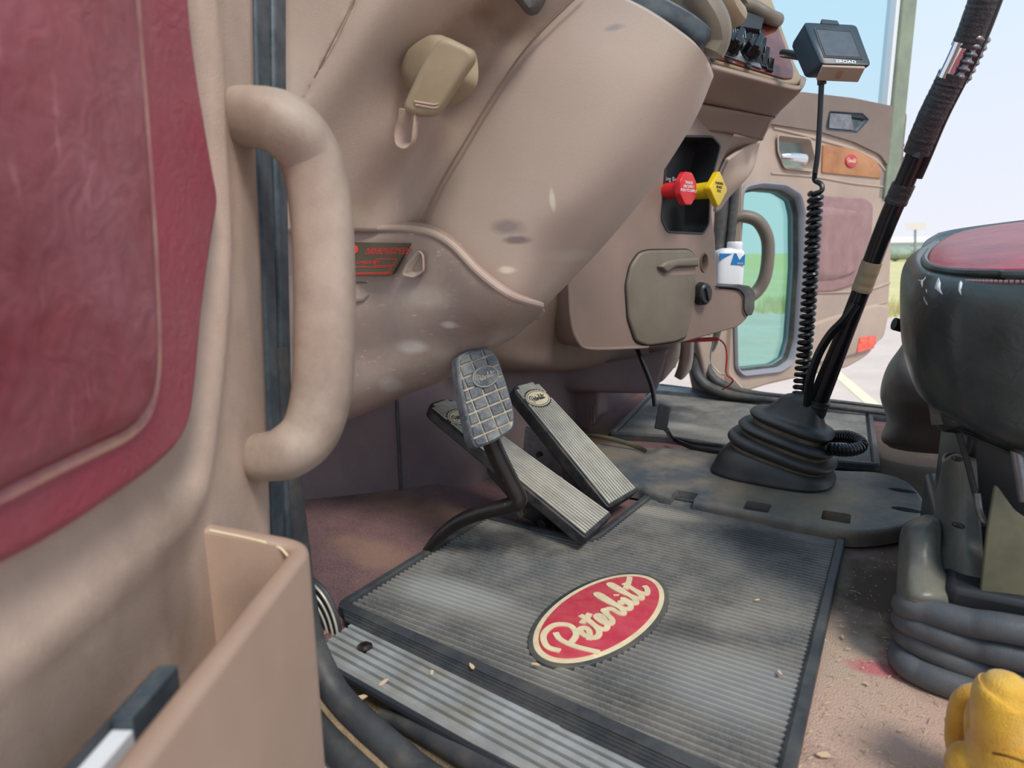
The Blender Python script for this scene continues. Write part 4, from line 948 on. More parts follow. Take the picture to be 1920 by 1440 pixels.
g = G()
for i in range(na+1):
    for j in range(nb+1):
        b = B0+(B1-B0)*j/nb; A1 = eat(0, 0, b); a = A0+(A1-A0)*i/na; d = cdist(a, b)
        c = -.012 if d < -.02 else 0
        t = max(0, min(1, (d+.014)/.028)); t = t*t*(3-2*t)
        c = -.008*(1-t)
        c += .004*math.exp(-((d-.010)/.008)**2)
        e_ = max(0, (a-(A1-.012))/.012); c -= .012*(1-math.sqrt(max(0, 1-min(1, e_)**2)))
        g.v.append(DR.p(a, b, c))
g.f = [[i*(nb+1)+j, (i+1)*(nb+1)+j, (i+1)*(nb+1)+j+1, i*(nb+1)+j+1] for i in range(na) for j in range(nb)]
dl_ = V(dd.location)
def ad(u, v): return tuple(DR.hp(u, v, 0)-dl_)
blob('door_plastic', [(ad(260, 1130), (.05, .06, .05), (128, 108, 96), .55), (ad(120, 1330), (.05, .06, .06), (132, 112, 98), .5), (ad(345, 985), (.03, .04, .03), (134, 114, 100), .5), (ad(330, 1080), (.02, .03, .07), (126, 106, 94), .5), (ad(465, 860), (.02, .02, .05), (140, 124, 112), .4), (ad(455, 300), (.02, .02, .03), (150, 130, 108), .4), (ad(475, 560), (.012, .02, .12), (150, 140, 134), .5)])
obj('inner_panel', facecam(g), M['door_plastic'], dd, smooth=60, solid=.02)
obj('outer_skin', box(DR, A0, .60, B0, B1, -.075, -.045), M['white_paint'], dd, bevel=.006)
# hinge side seal with beading
def strip(f0, f1, c0, c1, g=None):
    bs = [-.28+1.5*k/24 for k in range(25)]; rs = []
    for b in bs: rs.append([DR.p(eat(f0, c1, b), b, c0), DR.p(eat(f0, c1, b), b, c1), DR.p(eat(f1, c1, b), b, c1), DR.p(eat(f1, c1, b), b, c0)])
    return rings(rs, g)
obj('edge_seal', strip(.0, .44, -.05, -.009), M['seal'], dd, bevel=.003)
obj('edge_seal', strip(.40, .60, -.05, -.020), M['rubber'], dd)
obj('edge_seal', strip(.60, 1.0, -.05, -.012), M['seal'], dd, bevel=.004)
g = G(); b = .10
while b < .9:
    a0b, a1b = eat(.46, -.018, b), eat(.60, -.018, b); box(DR, a0b, a1b, b, b+.0032, -.0205, -.0165, g); b += .0082
obj('beading', g, M['seal'], dd, weld=False, smooth=0, label='beaded groove of the seal')
# leather
ins = [(338, -80), (345, 40), (356, 130), (372, 230), (386, 310), (397, 378), (388, 440), (376, 520), (366, 600), (358, 690), (346, 780), (322, 835), (270, 885), (170, 955), (80, 1012), (0, 1055), (-200, 1150), (-500, 1290), (-800, 1400), (-900, 300), (-600, -300)]
io = [V(p) for p in DR.hs(ins, .0)]
io = [V(p[:2]) for p in catmull([V((*p, 0)) for p in io[:18]], 5)]+io[18:]
obj('leather_band', softslab(DR, io, -.014, .008, .010, n=5), M['leather_band'], dd, smooth=50, label='maroon leather border')
pin = [(246, -80), (256, 60), (266, 180), (275, 300), (283, 420), (288, 520), (292, 620), (291, 700), (278, 765), (245, 805), (180, 838), (90, 880), (0, 925), (-200, 1020), (-500, 1150), (-800, 1250), (-900, 300), (-600, -300)]
pi_ = [V(p) for p in DR.hs(pin, .01)]; pi_ = [V(p[:2]) for p in catmull([V((*p, 0)) for p in pi_[:15]], 5)]+pi_[15:]
rs = []
for d, c in ((0, .0), (.002, .008), (.005, .013), (.010, .017), (.018, .020)): rs.append([DR.p(a, b, c) for a, b in inset(pi_, d)])
pad = obj('leather_pad', rings(rs), M['leather'], dd, smooth=60)
obj('piping', tube([DR.p(p[0], p[1], .0075) for p in inset(pi_, -.003)[:72]], .0042, n=8, smooth=1), M['piping'], dd)
# grab handle
gh = [(DR.hp(447, 222, -.006)), (DR.hp(478, 220, .016)), (DR.hp(530, 232, .045)), (DR.hp(580, 290, .060)), (DR.hp(602, 390, .066)), (DR.hp(609, 520, .067)), (DR.hp(609, 640, .066)), (DR.hp(603, 740, .062)), (DR.hp(582, 810, .054)), (DR.hp(540, 848, .036)), (DR.hp(505, 856, .016)), (DR.hp(478, 858, -.006))]
prof = [(math.copysign(abs(math.cos(t))**.8, math.cos(t)), math.copysign(abs(math.sin(t))**.75, math.sin(t))) for t in [2*math.pi*k/28 for k in range(28)]]
obj('grab_handle', tube(gh, [.029, .029, .029, .0305, .031, .031, .031, .0305, .029, .027, .0255, .0255], n=28, prof=prof, flat=.92, up=tuple(an_), smooth=8), M['handle_plastic'], dd, smooth=60)
# map pocket
a1 = .505; c1 = .087; a0_ = -.15; th = .016
def pk(a, c, b): return DR.p(a, b, c)
cl_ = rnd([(a1-th/2, -.01), (a1-th/2, c1-th/2), (a0_, c1-th/2)], [.0005, .020, .0005], 12)
cl_ = [p for i, p in enumerate(cl_) if i == 0 or (p-cl_[i-1]).length > 4e-4]
cl_ = [q for q in cl_ if not (q.x < a1-th/2-.03 and q.y < 0)]
HW = th/2; rs = []
zr = .285
wp = [(HW, -.50), (HW, -.006), (HW*.86, -.0022), (HW*.5, -.0005), (0, 0), (-HW*.5, -.0004), (-HW*.9, -.0018), (-HW, -.004), (-HW, -.50)]
for i, p in enumerate(cl_):
    T = (cl_[min(i+1, len(cl_)-1)]-cl_[max(i-1, 0)]).normalized(); Nn = V((-T.y, T.x))*-1
    if Nn.dot(V((1, 1))) < 0: Nn = -Nn
    dz = -.020*min(1, max(0, p.y/c1))
    rs.append([pk(p.x+Nn.x*o_, p.y+Nn.y*o_, zr+dz+z_) for o_, z_ in wp])
po_ = obj('map_pocket', rings(rs), M['pocket_plastic'], dd, smooth=50)
blob('pocket_plastic', [(tuple(pk(a1-.01, .04, .20)-dl_), (.03, .05, .06), (128, 108, 98), .6), (tuple(pk(.25, c1, .18)-dl_), (.10, .10, .04), (188, 158, 138), .4)])  # darker patch on the end wall, paler patch on the outer face
obj('pocket_floor', box(DR, a0_, a1-.01, -.22, -.20, -.02, c1-.005), M['pocket_plastic'], dd)
obj('worn_edge', tube([pk(a1-th+.001, .004, .2815), pk(a1-th+.001, .04, .2735), pk(a1-th+.001, c1-th-.012, .2675), pk(a1-th-.008, c1-th, .2635)], .0011, n=8), M['badge_cream'], po_)
# folder in the pocket
bk_ = thing('folder', DR.p(.2, -.198, .05), 'dark folder with pale and blue edge standing in the door map pocket', 'folder')
fpl = [DR.hit(292, 1253, .055), DR.hit(105, 1440, .055)]
BK = Frame(DR.p(0, 0, .034), DR.x, DR.y); 
h1 = BK.hit(280, 1262, 0); h2 = BK.hit(196, 1362, 0); h3 = BK.hit(100, 1470, 0)
obj('cover', box(BK, -.15, h1[0]+.004, -.198, h1[1], .0, .004), M['rubber'], bk_, bevel=.001)
obj('spine', box(BK, h2[0], h1[0]+.004, -.198, h1[1]+.003, .004, .016), M['seal'], bk_, bevel=.001)
obj('paper', box(BK, -.15, h2[0], -.195, h1[1]-.004, .004, .016), M['white'], bk_, bevel=.001)
# ================================================================ PASSENGER DOOR (open, far side)
PD = Frame((-.44, 2.37, 0), (.545, .839, 0), (0, 0, 1))
pd = thing('truck_door', PD.p(0, -.25, 0), 'open passenger door on the far side with tinted peep window, wood trim and pleated insert', 'door')
def ps(pts, c=0): return PD.hs(pts, c)
bd_ = ps([(1300, 175), (1500, 172), (1600, 184), (1692, 203), (1700, 214), (1694, 270), (1680, 335), (1673, 450), (1669, 560), (1650, 640), (1628, 668), (1590, 690), (1500, 708), (1440, 722), (1390, 738), (1330, 738), (1300, 600)])
bo_ = rnd(bd_, [.01, .01, .01, .02, .02, .02, .02, .02, .03, .04, .04, .03, .03, .02, .02, .01, .01], 4)
pb = obj('inner_panel', softslab(PD, bo_, -.06, 0, .012), M['pdoor'], pd, smooth=50)
pw = rnd(ps([(1388, 362), (1396, 350), (1425, 344), (1470, 348), (1498, 366), (1506, 400), (1506, 500), (1496, 640), (1484, 680), (1460, 696), (1390, 704), (1378, 690), (1376, 600)]), .02, 4)
cut(pb, slab(PD, pw, -.10, .05), 50)
# peep window frame and pane
i1_ = inset(pw, .012)
rs = [[PD.p(a, b, c) for a, b in inset(pw, d)] for d, c in ((-.004, -.002), (-.006, .008), (0, .014), (.008, .010), (.014, -.006), (.022, -.03), (.022, -.05))]
obj('peep_window_frame', rings(rs, cap0=False, cap1=False), M['signpole'], pd, smooth=50)
rs = [[PD.p(a, b, c) for a, b in inset(pw, d)] for d, c in ((.0135, -.010), (.019, -.006), (.022, -.012), (.021, -.03))]
obj('peep_gasket', rings(rs, cap0=False, cap1=False), M['rubber'], pd, smooth=50)
obj('peep_pane', slab(PD, inset(pw, .016), -.038, -.034), M['glass_green'], pd)
# upper darker cap
up = ps([(1440, 232), (1448, 215), (1500, 172), (1600, 184), (1692, 203), (1700, 214), (1694, 270), (1690, 346), (1674, 346), (1668, 316), (1650, 290), (1600, 266), (1533, 246), (1480, 238)], .008)
upc = obj('upper_cap', slab(PD, rnd(up, [.01, .01, .01, .01, .02, .02, .02, .004, .01, .02, .02, .02, .02, .01], 4), -.01, .010), M['pdoor_dark'], pd, smooth=50)
vs = rnd(PD.hs([(1556, 208), (1618, 212), (1630, 224), (1608, 248), (1552, 243), (1549, 238)], .012), .006)
cut(upc, slab(PD, vs, .001, .05)); m_ = upc.modifiers.new('b', 'BEVEL'); m_.width = .004; m_.segments = 3; m_.limit_method = 'ANGLE'
obj('speaker_recess', tray(PD, inset(vs, .001), .002, .0105, lip=.003, slope=.003), M['seal'], upc)
obj('speaker_grille', slab(PD, rnd(PD.hs([(1556, 212), (1595, 215), (1600, 244), (1554, 240)], .008), .004), .003, .009), M['steel'], upc)
# handle
hr = rnd(PD.hs([(1455, 255), (1515, 262), (1524, 300), (1520, 320), (1468, 314), (1456, 285)], 0), .012)
cut(pb, slab(PD, inset(hr, .001), -.032, .05), 50)
obj('handle_recess', tray(PD, hr, -.028, .010, lip=.006, slope=.008), M['pdoor'], pd, smooth=60)
h0, h1_ = PD.hit(1470, 293, .02), PD.hit(1516, 299, .02)
ph = obj('door_handle', tube([PD.p(h0[0], h0[1], .012), PD.p(lerp(h0[0], h1_[0], .3), lerp(h0[1], h1_[1], .3), .028), PD.p(lerp(h0[0], h1_[0], .75), lerp(h0[1], h1_[1], .75), .028), PD.p(h1_[0], h1_[1], .008)], [.010, .014, .017, .018], n=16, flat=.6), M['chrome'], pd, label='chrome door handle')
wd = rnd(ps([(1541, 271), (1603, 280), (1638, 299), (1650, 316), (1650, 335), (1539, 324)]), .008)
wdo = obj('wood_trim', softslab(PD, wd, -.004, .006, .003), M['wood'], pd, label='orange wood grain trim')
a, b = PD.hit(1595, 302, .006); obj('oval_emblem', softslab(PD, disc(a, b, .034, .024, 32), .004, .011, .003), M['badge_red'], wdo)
script(PD, a, b, .0056, .0112, M['badge_cream'], wdo, 'emblem_script', wd=.3)
# horizontal mouldings
for pts, r in (([(1450, 240), (1500, 252), (1552, 266), (1604, 282), (1645, 304), (1668, 332)], .005), ([(1446, 325), (1530, 332), (1600, 344), (1672, 352)], .004), ([(1505, 548), (1560, 548), (1620, 545), (1668, 530)], .006), ([(1505, 640), (1580, 588), (1664, 566)], .003)):
    obj('moulding', tube([PD.hp(u, v, .001) for u, v in pts], r, n=8, flat=.8), M['pdoor'], pd)
# pleated insert
pl_ = rnd(ps([(1522, 366), (1620, 372), (1634, 384), (1628, 500), (1612, 528), (1560, 546), (1510, 548)]), [.01, .015, .02, .02, .02, .01, .01], 4)
lb = obj('leather_insert', softslab(PD, pl_, -.004, .010, .006), M['pleat'], pd, smooth=50, label='dusty pink leather insert')
g = G(); pq = rnd(PD.hs([(1532, 386), (1614, 392), (1624, 402), (1618, 480), (1606, 506), (1560, 526), (1522, 526)], .01), .015, 4)
aa = [p[0] for p in pq]; bb = [p[1] for p in pq]; am, aM, bm_, bM = min(aa), max(aa), min(bb), max(bb); N1, N2 = 60, 24; cen = sum((V(p[:2]) for p in pq), V((0, 0)))/len(pq)
def inside(poly, x, y):
    c = False; L = len(poly)
    for i in range(L):
        a, b = poly[i-1], poly[i]
        if (a[1] > y) != (b[1] > y) and x < (b[0]-a[0])*(y-a[1])/(b[1]-a[1])+a[0]: c = not c
    return c
for j in range(N2+1):
    y = lerp(bm_+.002, bM-.002, j/N2); s_ = span(pq, y); xa, xb = s_[0], s_[-1]
    for i in range(N1+1):
        x = lerp(xa, xb, i/N1); e1_ = min(1, min(i, N1-i)/4)*min(1, min(j, N2-j)/2+.15)
        g.v.append(PD.p(x, y, .010+e1_*(.010+.0035*abs(math.sin(x*46+.6*math.sin(y*14))))))
g.f = [[j*(N1+1)+i, j*(N1+1)+i+1, (j+1)*(N1+1)+i+1, (j+1)*(N1+1)+i] for j in range(N2) for i in range(N1)]
obj('pleats', facecam(g), M['pleat'], lb, smooth=60)
# armrest bulge, reflector, lower pocket
lw = [(1508, 610), (1560, 592), (1640, 570), (1664, 574), (1652, 632), (1622, 655), (1560, 676), (1510, 682)]
obj('lower_pocket', softslab(PD, rnd(ps(lw), .02), -.002, .016, .010), M['pdoor'], pd, smooth=50)
obj('recess_shade_slab', softslab(PD, rnd(PD.hs([(1600, 535), (1630, 530), (1640, 540), (1622, 552), (1600, 555)], .001), .01), -.002, .002, .001), M['black'], pd)  # flat black slab; the shade of the hollow is its colour
obj('red_reflector', softslab(PD, rnd(PD.hs([(1612, 633), (1643, 629), (1639, 652), (1606, 662)], .018), .003), .010, .020, .002), M['lens_red'], pd, smooth=40)
gh2 = [PD.hp(1376, 408, -.004), PD.hp(1398, 406, .02), PD.hp(1422, 416, .045), PD.hp(1438, 445, .055), PD.hp(1440, 480, .055), PD.hp(1434, 520, .05), PD.hp(1420, 545, .035), PD.hp(1400, 560, .02), PD.hp(1385, 566, -.004)]
obj('grab_handle', tube(gh2, .024, n=18, flat=.9, up=tuple(PD.n)), M['phandle'], pd, smooth=60, label='grey brown grab handle')
# window above the belt
wr_ = ps([(1655, 196), (1664, 196), (1678, -60), (1670, -60)])
obj('window_channel', box(PD, PD.hit(1664, 190)[0], PD.hit(1664, 190)[0]+.022, .70, 1.8, -.040, .0), M['white'], pd, bevel=.003)
obj('window_post', box(PD, PD.hit(1664, 190)[0]+.022, PD.hit(1696, 190)[0], .70, 1.8, -.055, .012), M['post'], pd, bevel=.006)
obj('window_pane', box(PD, -.3, PD.hit(1664, 190)[0]+.004, .78, 1.8, -.026, -.022), M['glass'], pd)
g = G()
for v in (275, 300, 312): a, b = PD.hit(1684, v, -.02); tube([PD.p(a+.0, b, -.02), PD.p(a+.028, b+.006, -.02)], .009, n=8, smooth=1, g=g)
obj('latch_stud', g, M['rubber'], pd)
# body hinge pillar on the passenger side with its seal
hp2 = [W(1356, 300, Y=2.30), W(1352, 395, Y=2.30), W(1345, 470, Y=2.30), W(1338, 560, Y=2.30), W(1318, 640, Y=2.30), W(1303, 680, Y=2.29), W(1312, 712, Y=2.28), W(1345, 733, Y=2.27), W(1400, 745, Y=2.26), W(1520, 757, Y=2.25), W(1690, 778, Y=2.25)]
struct('trim_6', tube(hp2, [.020]*7+[.018, .013, .009, .008], n=12), M['rubber'])
struct('trim_7', tube([p+V((.035, .02, .012)) for p in hp2], [.016]*7+[.014, .009, .006, .006], n=12), M['rubber'])
hpl = Frame(W(1330, 640, Y=2.36), (1, 0, 0), (0, 0, 1))
hq = hpl.hs([(1290, 300), (1392, 300), (1388, 470), (1372, 600), (1366, 700), (1400, 738), (1300, 740), (1290, 690)])
wr1 = struct('wall_right', slab(hpl, rnd(hq, .01), -.02, 0), M['pdoor'])
hq2 = hpl.hs([(1316, 640), (1345, 640), (1348, 690), (1360, 722), (1330, 722), (1308, 700)])
hb_ = obj('hinge_bracket', slab(hpl, rnd(hq2, .006), .002, .012), M['steel'], bevel=.002)
tag(hb_, 'grey metal hinge bracket at the foot of the passenger door pillar', 'hinge')
# ================================================================ MONITOR
mo = thing('display_monitor', W(1560, 130, Y=1.5), 'dark teal fleet display with small screen on a dashboard mount', 'monitor')
MF = Frame(W(1572, 82, Y=1.50), W(1634, 122, Y=1.525)-W(1537, 118, Y=1.49), W(1507, 42, Y=1.545)-W(1537, 118, Y=1.49))
fc = rnd(MF.hs([(1506, 41), (1606, 46), (1634, 122), (1539, 119)]), .010, 6)
ctrb = V((-.018, .002))
g = rings([[MF.p(p.x*.86+ctrb.x, p.y*.80+ctrb.y, -.044) for p in fc], [MF.p(p.x*.92+ctrb.x*.8, p.y*.88+ctrb.y*.6, -.038) for p in fc], [MF.p(p.x*.98+ctrb.x*.2, p.y*.98, -.012) for p in fc], [MF.p(*p, -.004) for p in fc], [MF.p(*p, -.001) for p in inset(fc, .0005)], [MF.p(*p, 0) for p in inset(fc, .002)]])
obj('housing', g, M['monitor'], mo, smooth=40)
sc1 = MF.hs([(1527, 53), (1597, 60), (1617, 112), (1545, 108)])
obj('screen_bezel', slab(MF, sc1, -.001, .0006), M['black'], mo)
sc2 = MF.hs([(1530, 56), (1594, 62), (1612, 108), (1548, 105)])
obj('screen', slab(MF, sc2, 0, .0012), M['screen'], mo)
for a, b in zip(sc1, sc1[1:]+sc1[:1]): pass
obj('screen_edge', tube([MF.p(a, b, .001) for a, b in sc1], .0006, n=4, smooth=1, closed=True), M['steel'], mo)
a, b = MF.hit(1586, 116.5, 0); text(MF, 'EROAD', a, b, .011, .0006, M['white'], mo, 'brand_lettering', bold=.0002)
tb = MF.hs([(1540, 36), (1570, 39), (1574, 46), (1540, 44)])
obj('top_tab', slab(MF, rnd(tb, .002), -.02, .0008), M['monitor'], mo, bevel=.001)
db_l = V(MF.hit(1537, 119)); db_r = V(MF.hit(1634, 122))
bt = MF.hs([(1541, 119.5), (1632, 123)])
obj('base_panel', box(Frame(MF.p(0, 0, 0), MF.x, MF.y), bt[0][0]+.002, bt[1][0]-.008, bt[0][1]-.0035, bt[0][1]+.004, -.036, -.003), M['monitor_base'], mo, bevel=.002)
obj('base_label', box(Frame(MF.p(0, 0, 0), MF.x, MF.y), bt[0][0]+.035, bt[1][0]-.045, bt[0][1]-.0045, bt[0][1], -.028, -.010), M['piping'], mo)
obj('mount_arm', tube([MF.p(-.02, .0, -.035), W(1468, 100, Y=1.66)], .009, n=12, smooth=1), M['black'], mo)
cdt = [W(1541, 140, Y=1.50), W(1540, 165, Y=1.50), W(1537, 230, Y=1.495), W(1533, 290, Y=1.49), W(1528, 325, Y=1.49)]
cord = thing('coiled_cord', W(1508, 745, Y=1.50), 'black coiled cord hanging from the display down behind the gear lever', 'cord')
obj('straight_lead', tube([W(1541, 140, Y=1.50), W(1541, 158, Y=1.50)], .0085, n=12), M['black'], cord)
obj('straight_lead', tube(cdt, .0052, n=12), M['cable'], cord)
obj('coil', tube([W(1528, 325, Y=1.49), W(1528, 338, Y=1.495), W(1540, 346, Y=1.49), W(1540, 358, Y=1.485), W(1524, 364, Y=1.485)], .005, n=10), M['cable'], cord)
cpth = [W(1530, 362, Y=1.495), W(1526, 420, Y=1.495), W(1521, 500, Y=1.495), W(1514, 600, Y=1.495), W(1505, 690, Y=1.495), W(1499, 748, Y=1.50)]
obj('coil', coil(cpth, .0115, .0052, 31), M['cable'], cord)
lp_ = [W(1540, 815, Y=1.52), W(1560, 818, Y=1.52), W(1590, 819, Y=1.50), W(1611, 828, Y=1.48), W(1612, 838, Y=1.46), W(1590, 844, Y=1.44), W(1560, 842, Y=1.43), W(1545, 838, Y=1.44)]
c2_ = obj('cord_loop', coil(lp_, .0095, .0045, 30), M['cable']); 
tag(c2_, 'black coiled cord loop lying on the mat to the right of the lever boot', 'cord')
# ================================================================ BOTTLE
bx = thing('additive_bottle', W(1364, 560, Y=1.86), 'white plastic jug with blue and red label standing in the cup holder', 'bottle')
BF2 = Frame(W(1364, 560, Y=1.86), (.86, .5, 0), (0, 0, 1))
bp = BF2.hs([(1334, 560), (1391, 560), (1389, 480), (1378, 468), (1350, 462), (1338, 468)])
ring_w = lambda w_, d_, z: [BF2.p(x, z, y) for x, y in [(w_*math.copysign(abs(math.cos(t))**.5, math.cos(t)), d_*math.copysign(abs(math.sin(t))**.5, math.sin(t))) for t in [2*math.pi*k/32 for k in range(32)]]]
zt = BF2.hit(1364, 468)[1]; zc = BF2.hit(1370, 450)[1]; cx_ = (bp[0][0]+bp[1][0])/2; BF2 = Frame(BF2.p(cx_, 0, 0), BF2.x, BF2.y)
obj('jug', rings([ring_w(.034, .022, -.02), ring_w(.037, .025, -.01), ring_w(.038, .026, zt-.012), ring_w(.035, .024, zt-.003), ring_w(.018, .016, zt+.004)]), M['white'], bx, smooth=50)
CA = Frame(BF2.p(.014, zt, 0), BF2.x, -BF2.n)
obj('cap', rings([[CA.p(x, y, c) for x, y in disc(0, 0, r, None, 24)] for c, r in ((-.002, .019), (.0, .020), (.018, .020), (.021, .018))]), M['white'], bx, smooth=40) if CA.n.z > 0 else obj('cap', rings([[CA.p(x, y, -c) for x, y in disc(0, 0, r, None, 24)] for c, r in ((-.002, .019), (.0, .020), (.018, .020), (.021, .018))]), M['white'], bx, smooth=40)
LBF = Frame(BF2.p(0, 0, .0262), BF2.x, BF2.y)
w3 = .034
obj('blue_label', slab(LBF, [(-.004, zt-.040), (w3, zt-.042), (w3, zt-.012), (.026, zt-.02), (.02, zt-.028), (.010, zt-.010), (.004, zt-.010)], -.002, .0006), M['blue'], bx)
obj('blue_label', slab(LBF, [(-w3, zt-.028), (-w3, zt-.010), (.0, zt-.011)], -.002, .0006), M['blue'], bx)
obj('red_label', slab(LBF, disc(.020, .008, .015, .011, 24), -.002, .0006), M['badge_red'], bx)
text(LBF, 'BOOST', .018, .004, .012, .0008, M['white'], bx, 'label_text'); text(LBF, 'PLUS', .022, zt-.037, .007, .0008, M['white'], bx, 'label_text')
g = G()
for k in range(4): box(LBF, -.030, -.030+.018-.003*k, .020-k*.006, .0215-k*.006, -.001, .0007, g)
obj('label_text', g, M['grey_print'], bx, weld=False)
# ================================================================ DRIVER SEAT
st_ = thing('driver_seat', (.25, 1.1, -.01), 'black and maroon leather driver seat on a rubber bellows suspension base, at the right', 'seat')
S = [[(1772, 452, 1.42), (1742, 470, 1.25), (1732, 488, 1.08), (1748, 505, .955), (1800, 514, .90), (1870, 516, .875), (1990, 516, .86)],
     [(1760, 450, 1.42), (1722, 470, 1.25), (1712, 492, 1.08), (1730, 512, .945), (1785, 528, .885), (1870, 534, .858), (1990, 536, .845)],
     [(1735, 462, 1.42), (1700, 490, 1.25), (1692, 515, 1.08), (1712, 540, .94), (1775, 558, .872), (1870, 566, .845), (1990, 568, .832)],
     [(1712, 520, 1.42), (1692, 545, 1.25), (1688, 570, 1.08), (1704, 595, .94), (1770, 615, .868), (1870, 622, .84), (1990, 626, .828)],
     [(1716, 620, 1.42), (1698, 635, 1.25), (1692, 650, 1.08), (1708, 672, .94), (1772, 700, .870), (1870, 715, .842), (1990, 722, .83)],
     [(1740, 690, 1.42), (1722, 705, 1.25), (1714, 720, 1.08), (1730, 745, .95), (1785, 775, .880), (1870, 812, .852), (1990, 850, .84)],
     [(1760, 705, 1.42), (1742, 722, 1.25), (1738, 738, 1.09), (1755, 765, .97), (1800, 795, .91), (1878, 838, .885), (1990, 880, .87)]]
obj('cushion', loft(S, 8, 8, ext=(.36, 0, .01)), M['seat_black'], st_, smooth=70, solid=.02)
T_ = [[(1790, 438, 1.46), (1820, 430, 1.48), (1880, 420, 1.48), (1990, 408, 1.48)],
      [(1765, 452, 1.36), (1805, 444, 1.34), (1880, 432, 1.32), (1990, 420, 1.30)],
      [(1744, 470, 1.20), (1790, 462, 1.15), (1880, 452, 1.12), (1990, 444, 1.10)],
      [(1740, 488, 1.06), (1785, 485, 1.00), (1880, 480, .97), (1990, 476, .955)],
      [(1750, 500, .965), (1795, 504, .918), (1870, 506, .892), (1990, 506, .878)]]
obj('cushion_top', loft(T_, 8, 8, ext=(.36, 0, .01)), M['seat_red'], st_, smooth=70, solid=.02, label='maroon leather cushion top')
pip = [W(1742, 470, Y=1.25), W(1733, 487, Y=1.08), W(1748, 502, Y=.955), W(1800, 511, Y=.90), W(1870, 513, Y=.872), W(1990, 514, Y=.857)]
obj('piping', tube(pip+[pip[-1]+V((.36, 0, .01))], .0045, n=8), M['seat_black'], st_)
g = G(); pc = catmull([p+V((-.003, -.010, -.008)) for p in pip], 22)
for i in range(0, len(pc)-2, 2): tube([pc[i], pc[i].lerp(pc[i+1], 1.4)], .0018, n=5, smooth=1, g=g)
obj('stitching', g, M['pleat'], st_, weld=False)
rimr = [[(1760, 436, 1.52), (1800, 428, 1.54), (1880, 417, 1.54), (1990, 404, 1.54)], [(1735, 452, 1.42), (1770, 446, 1.48), (1850, 432, 1.5), (1990, 414, 1.5)], [(1728, 470, 1.35), (1765, 462, 1.40), (1850, 445, 1.44), (1990, 425, 1.44)]]
obj('rear_bolster', loft(rimr, ext=(.36, 0, .01)), M['seat_black'], st_, smooth=70, solid=.02)
# tear patches
def patch(pts, name, mat):
    g = G(); P = [W(u, v, Y=y) for u, v, y in pts]; c = sum(P, V((0, 0, 0)))/len(P); g.add(P+[c+V((0, -.002, 0))], [[i, (i+1) % len(P), len(P)] for i in range(len(P))]); obj(name, facecam(g), mat, st_, solid=.001)
# underside pan, bracket and lever
obj('seat_pan', box(Frame((.0, .0, .0), (1, 0, 0), (0, 1, 0)), .085, .60, .93, 1.36, .285, .345), M['black'], st_, bevel=.01)
obj('pan_front', loft([[(1735, 735, 1.1), (1765, 770, 1.0), (1810, 805, .95), (1990, 880, .93)], [(1752, 790, 1.1), (1765, 806, 1.0), (1820, 812, .96), (1990, 890, .94)], [(1760, 800, 1.2), (1790, 812, 1.15), (1835, 815, 1.1), (1990, 893, 1.05)]]), M['black'], st_, smooth=60, solid=.006)
obj('tilt_bracket', loft([[(1738, 740, .99), (1760, 745, .97), (1768, 762, .96)], [(1742, 770, .985), (1762, 778, .965), (1780, 792, .96)], [(1746, 798, .985), (1758, 796, .965), (1772, 796, .96)]]), M['seat_vinyl'], st_, solid=.006)
obj('tilt_knob', tube([W(1756, 757, Y=.955), W(1760, 764, Y=.94)], .009, n=14, smooth=1), M['rubber'], st_)
obj('slide_lever', tube([W(1676, 607, Y=1.20), W(1705, 615, Y=1.22)], .010, n=10, flat=.6), M['black'], st_)
# suspension column
cvr = [[(1800, 846, 1.12), (1772, 850, 1.08), (1768, 862, 1.02), (1792, 850, .97), (1830, 860, .96)],
       [(1762, 900, 1.12), (1758, 910, 1.06), (1768, 920, 1.0), (1795, 925, .955), (1835, 930, .95)],
       [(1755, 960, 1.12), (1752, 965, 1.05), (1765, 975, .985), (1795, 985, .94), (1840, 990, .94)],
       [(1742, 1020, 1.08), (1742, 1025, 1.01), (1762, 1035, .95), (1798, 1045, .92), (1845, 1050, .92)],
       [(1735, 1100, 1.06), (1735, 1105, .99), (1760, 1120, .93), (1800, 1125, .905), (1850, 1118, .90)]]
obj('suspension_cover', loft(cvr, 8, 8), M['seat_vinyl'], st_, smooth=70, solid=.006)
sk = [[(1750, 966, 1.06), (1730, 966, 1.06), (1700, 978, 1.06), (1690, 992, 1.06)],
      [(1765, 985, .97), (1738, 985, .95), (1702, 994, .955), (1686, 1010, .98)],
      [(1768, 1060, .925), (1740, 1062, .90), (1705, 1062, .90), (1682, 1062, .93)],
      [(1800, 1105, .90), (1750, 1112, .865), (1705, 1108, .865), (1680, 1106, .90)],
      [(1810, 1130, .89), (1750, 1134, .862), (1705, 1128, .86), (1680, 1122, .895)]]
obj('skirt', loft(sk, 8, 8), M['seat_vinyl'], st_, smooth=70, solid=.006)
olp = Frame(W(1885, 1030, Y=.88), (1, .15, 0), (0, 0, 1))
obj('side_plate', softslab(olp, rnd(olp.hs([(1866, 904), (1905, 960), (1990, 1010), (1990, 1175), (1920, 1165), (1846, 1143), (1838, 1110), (1850, 1000)]), .01), -.004, 0, .002), M['olive'], st_, smooth=50, label='olive metal side plate')
obj('gap_shade_box', box(Frame((.0, .0, .0), (1, 0, 0), (0, 1, 0)), .12, .60, .99, 1.33, .10, .33), M['black'], st_, bevel=.01)  # solid black box added in the gap under the cushion as its shade
obj('scissor_link', tube([W(1797, 812, Y=.93), W(1812, 860, Y=.925), W(1830, 930, Y=.915), W(1848, 985, Y=.91)], .0035, n=8, flat=1.4), M['black'], st_)
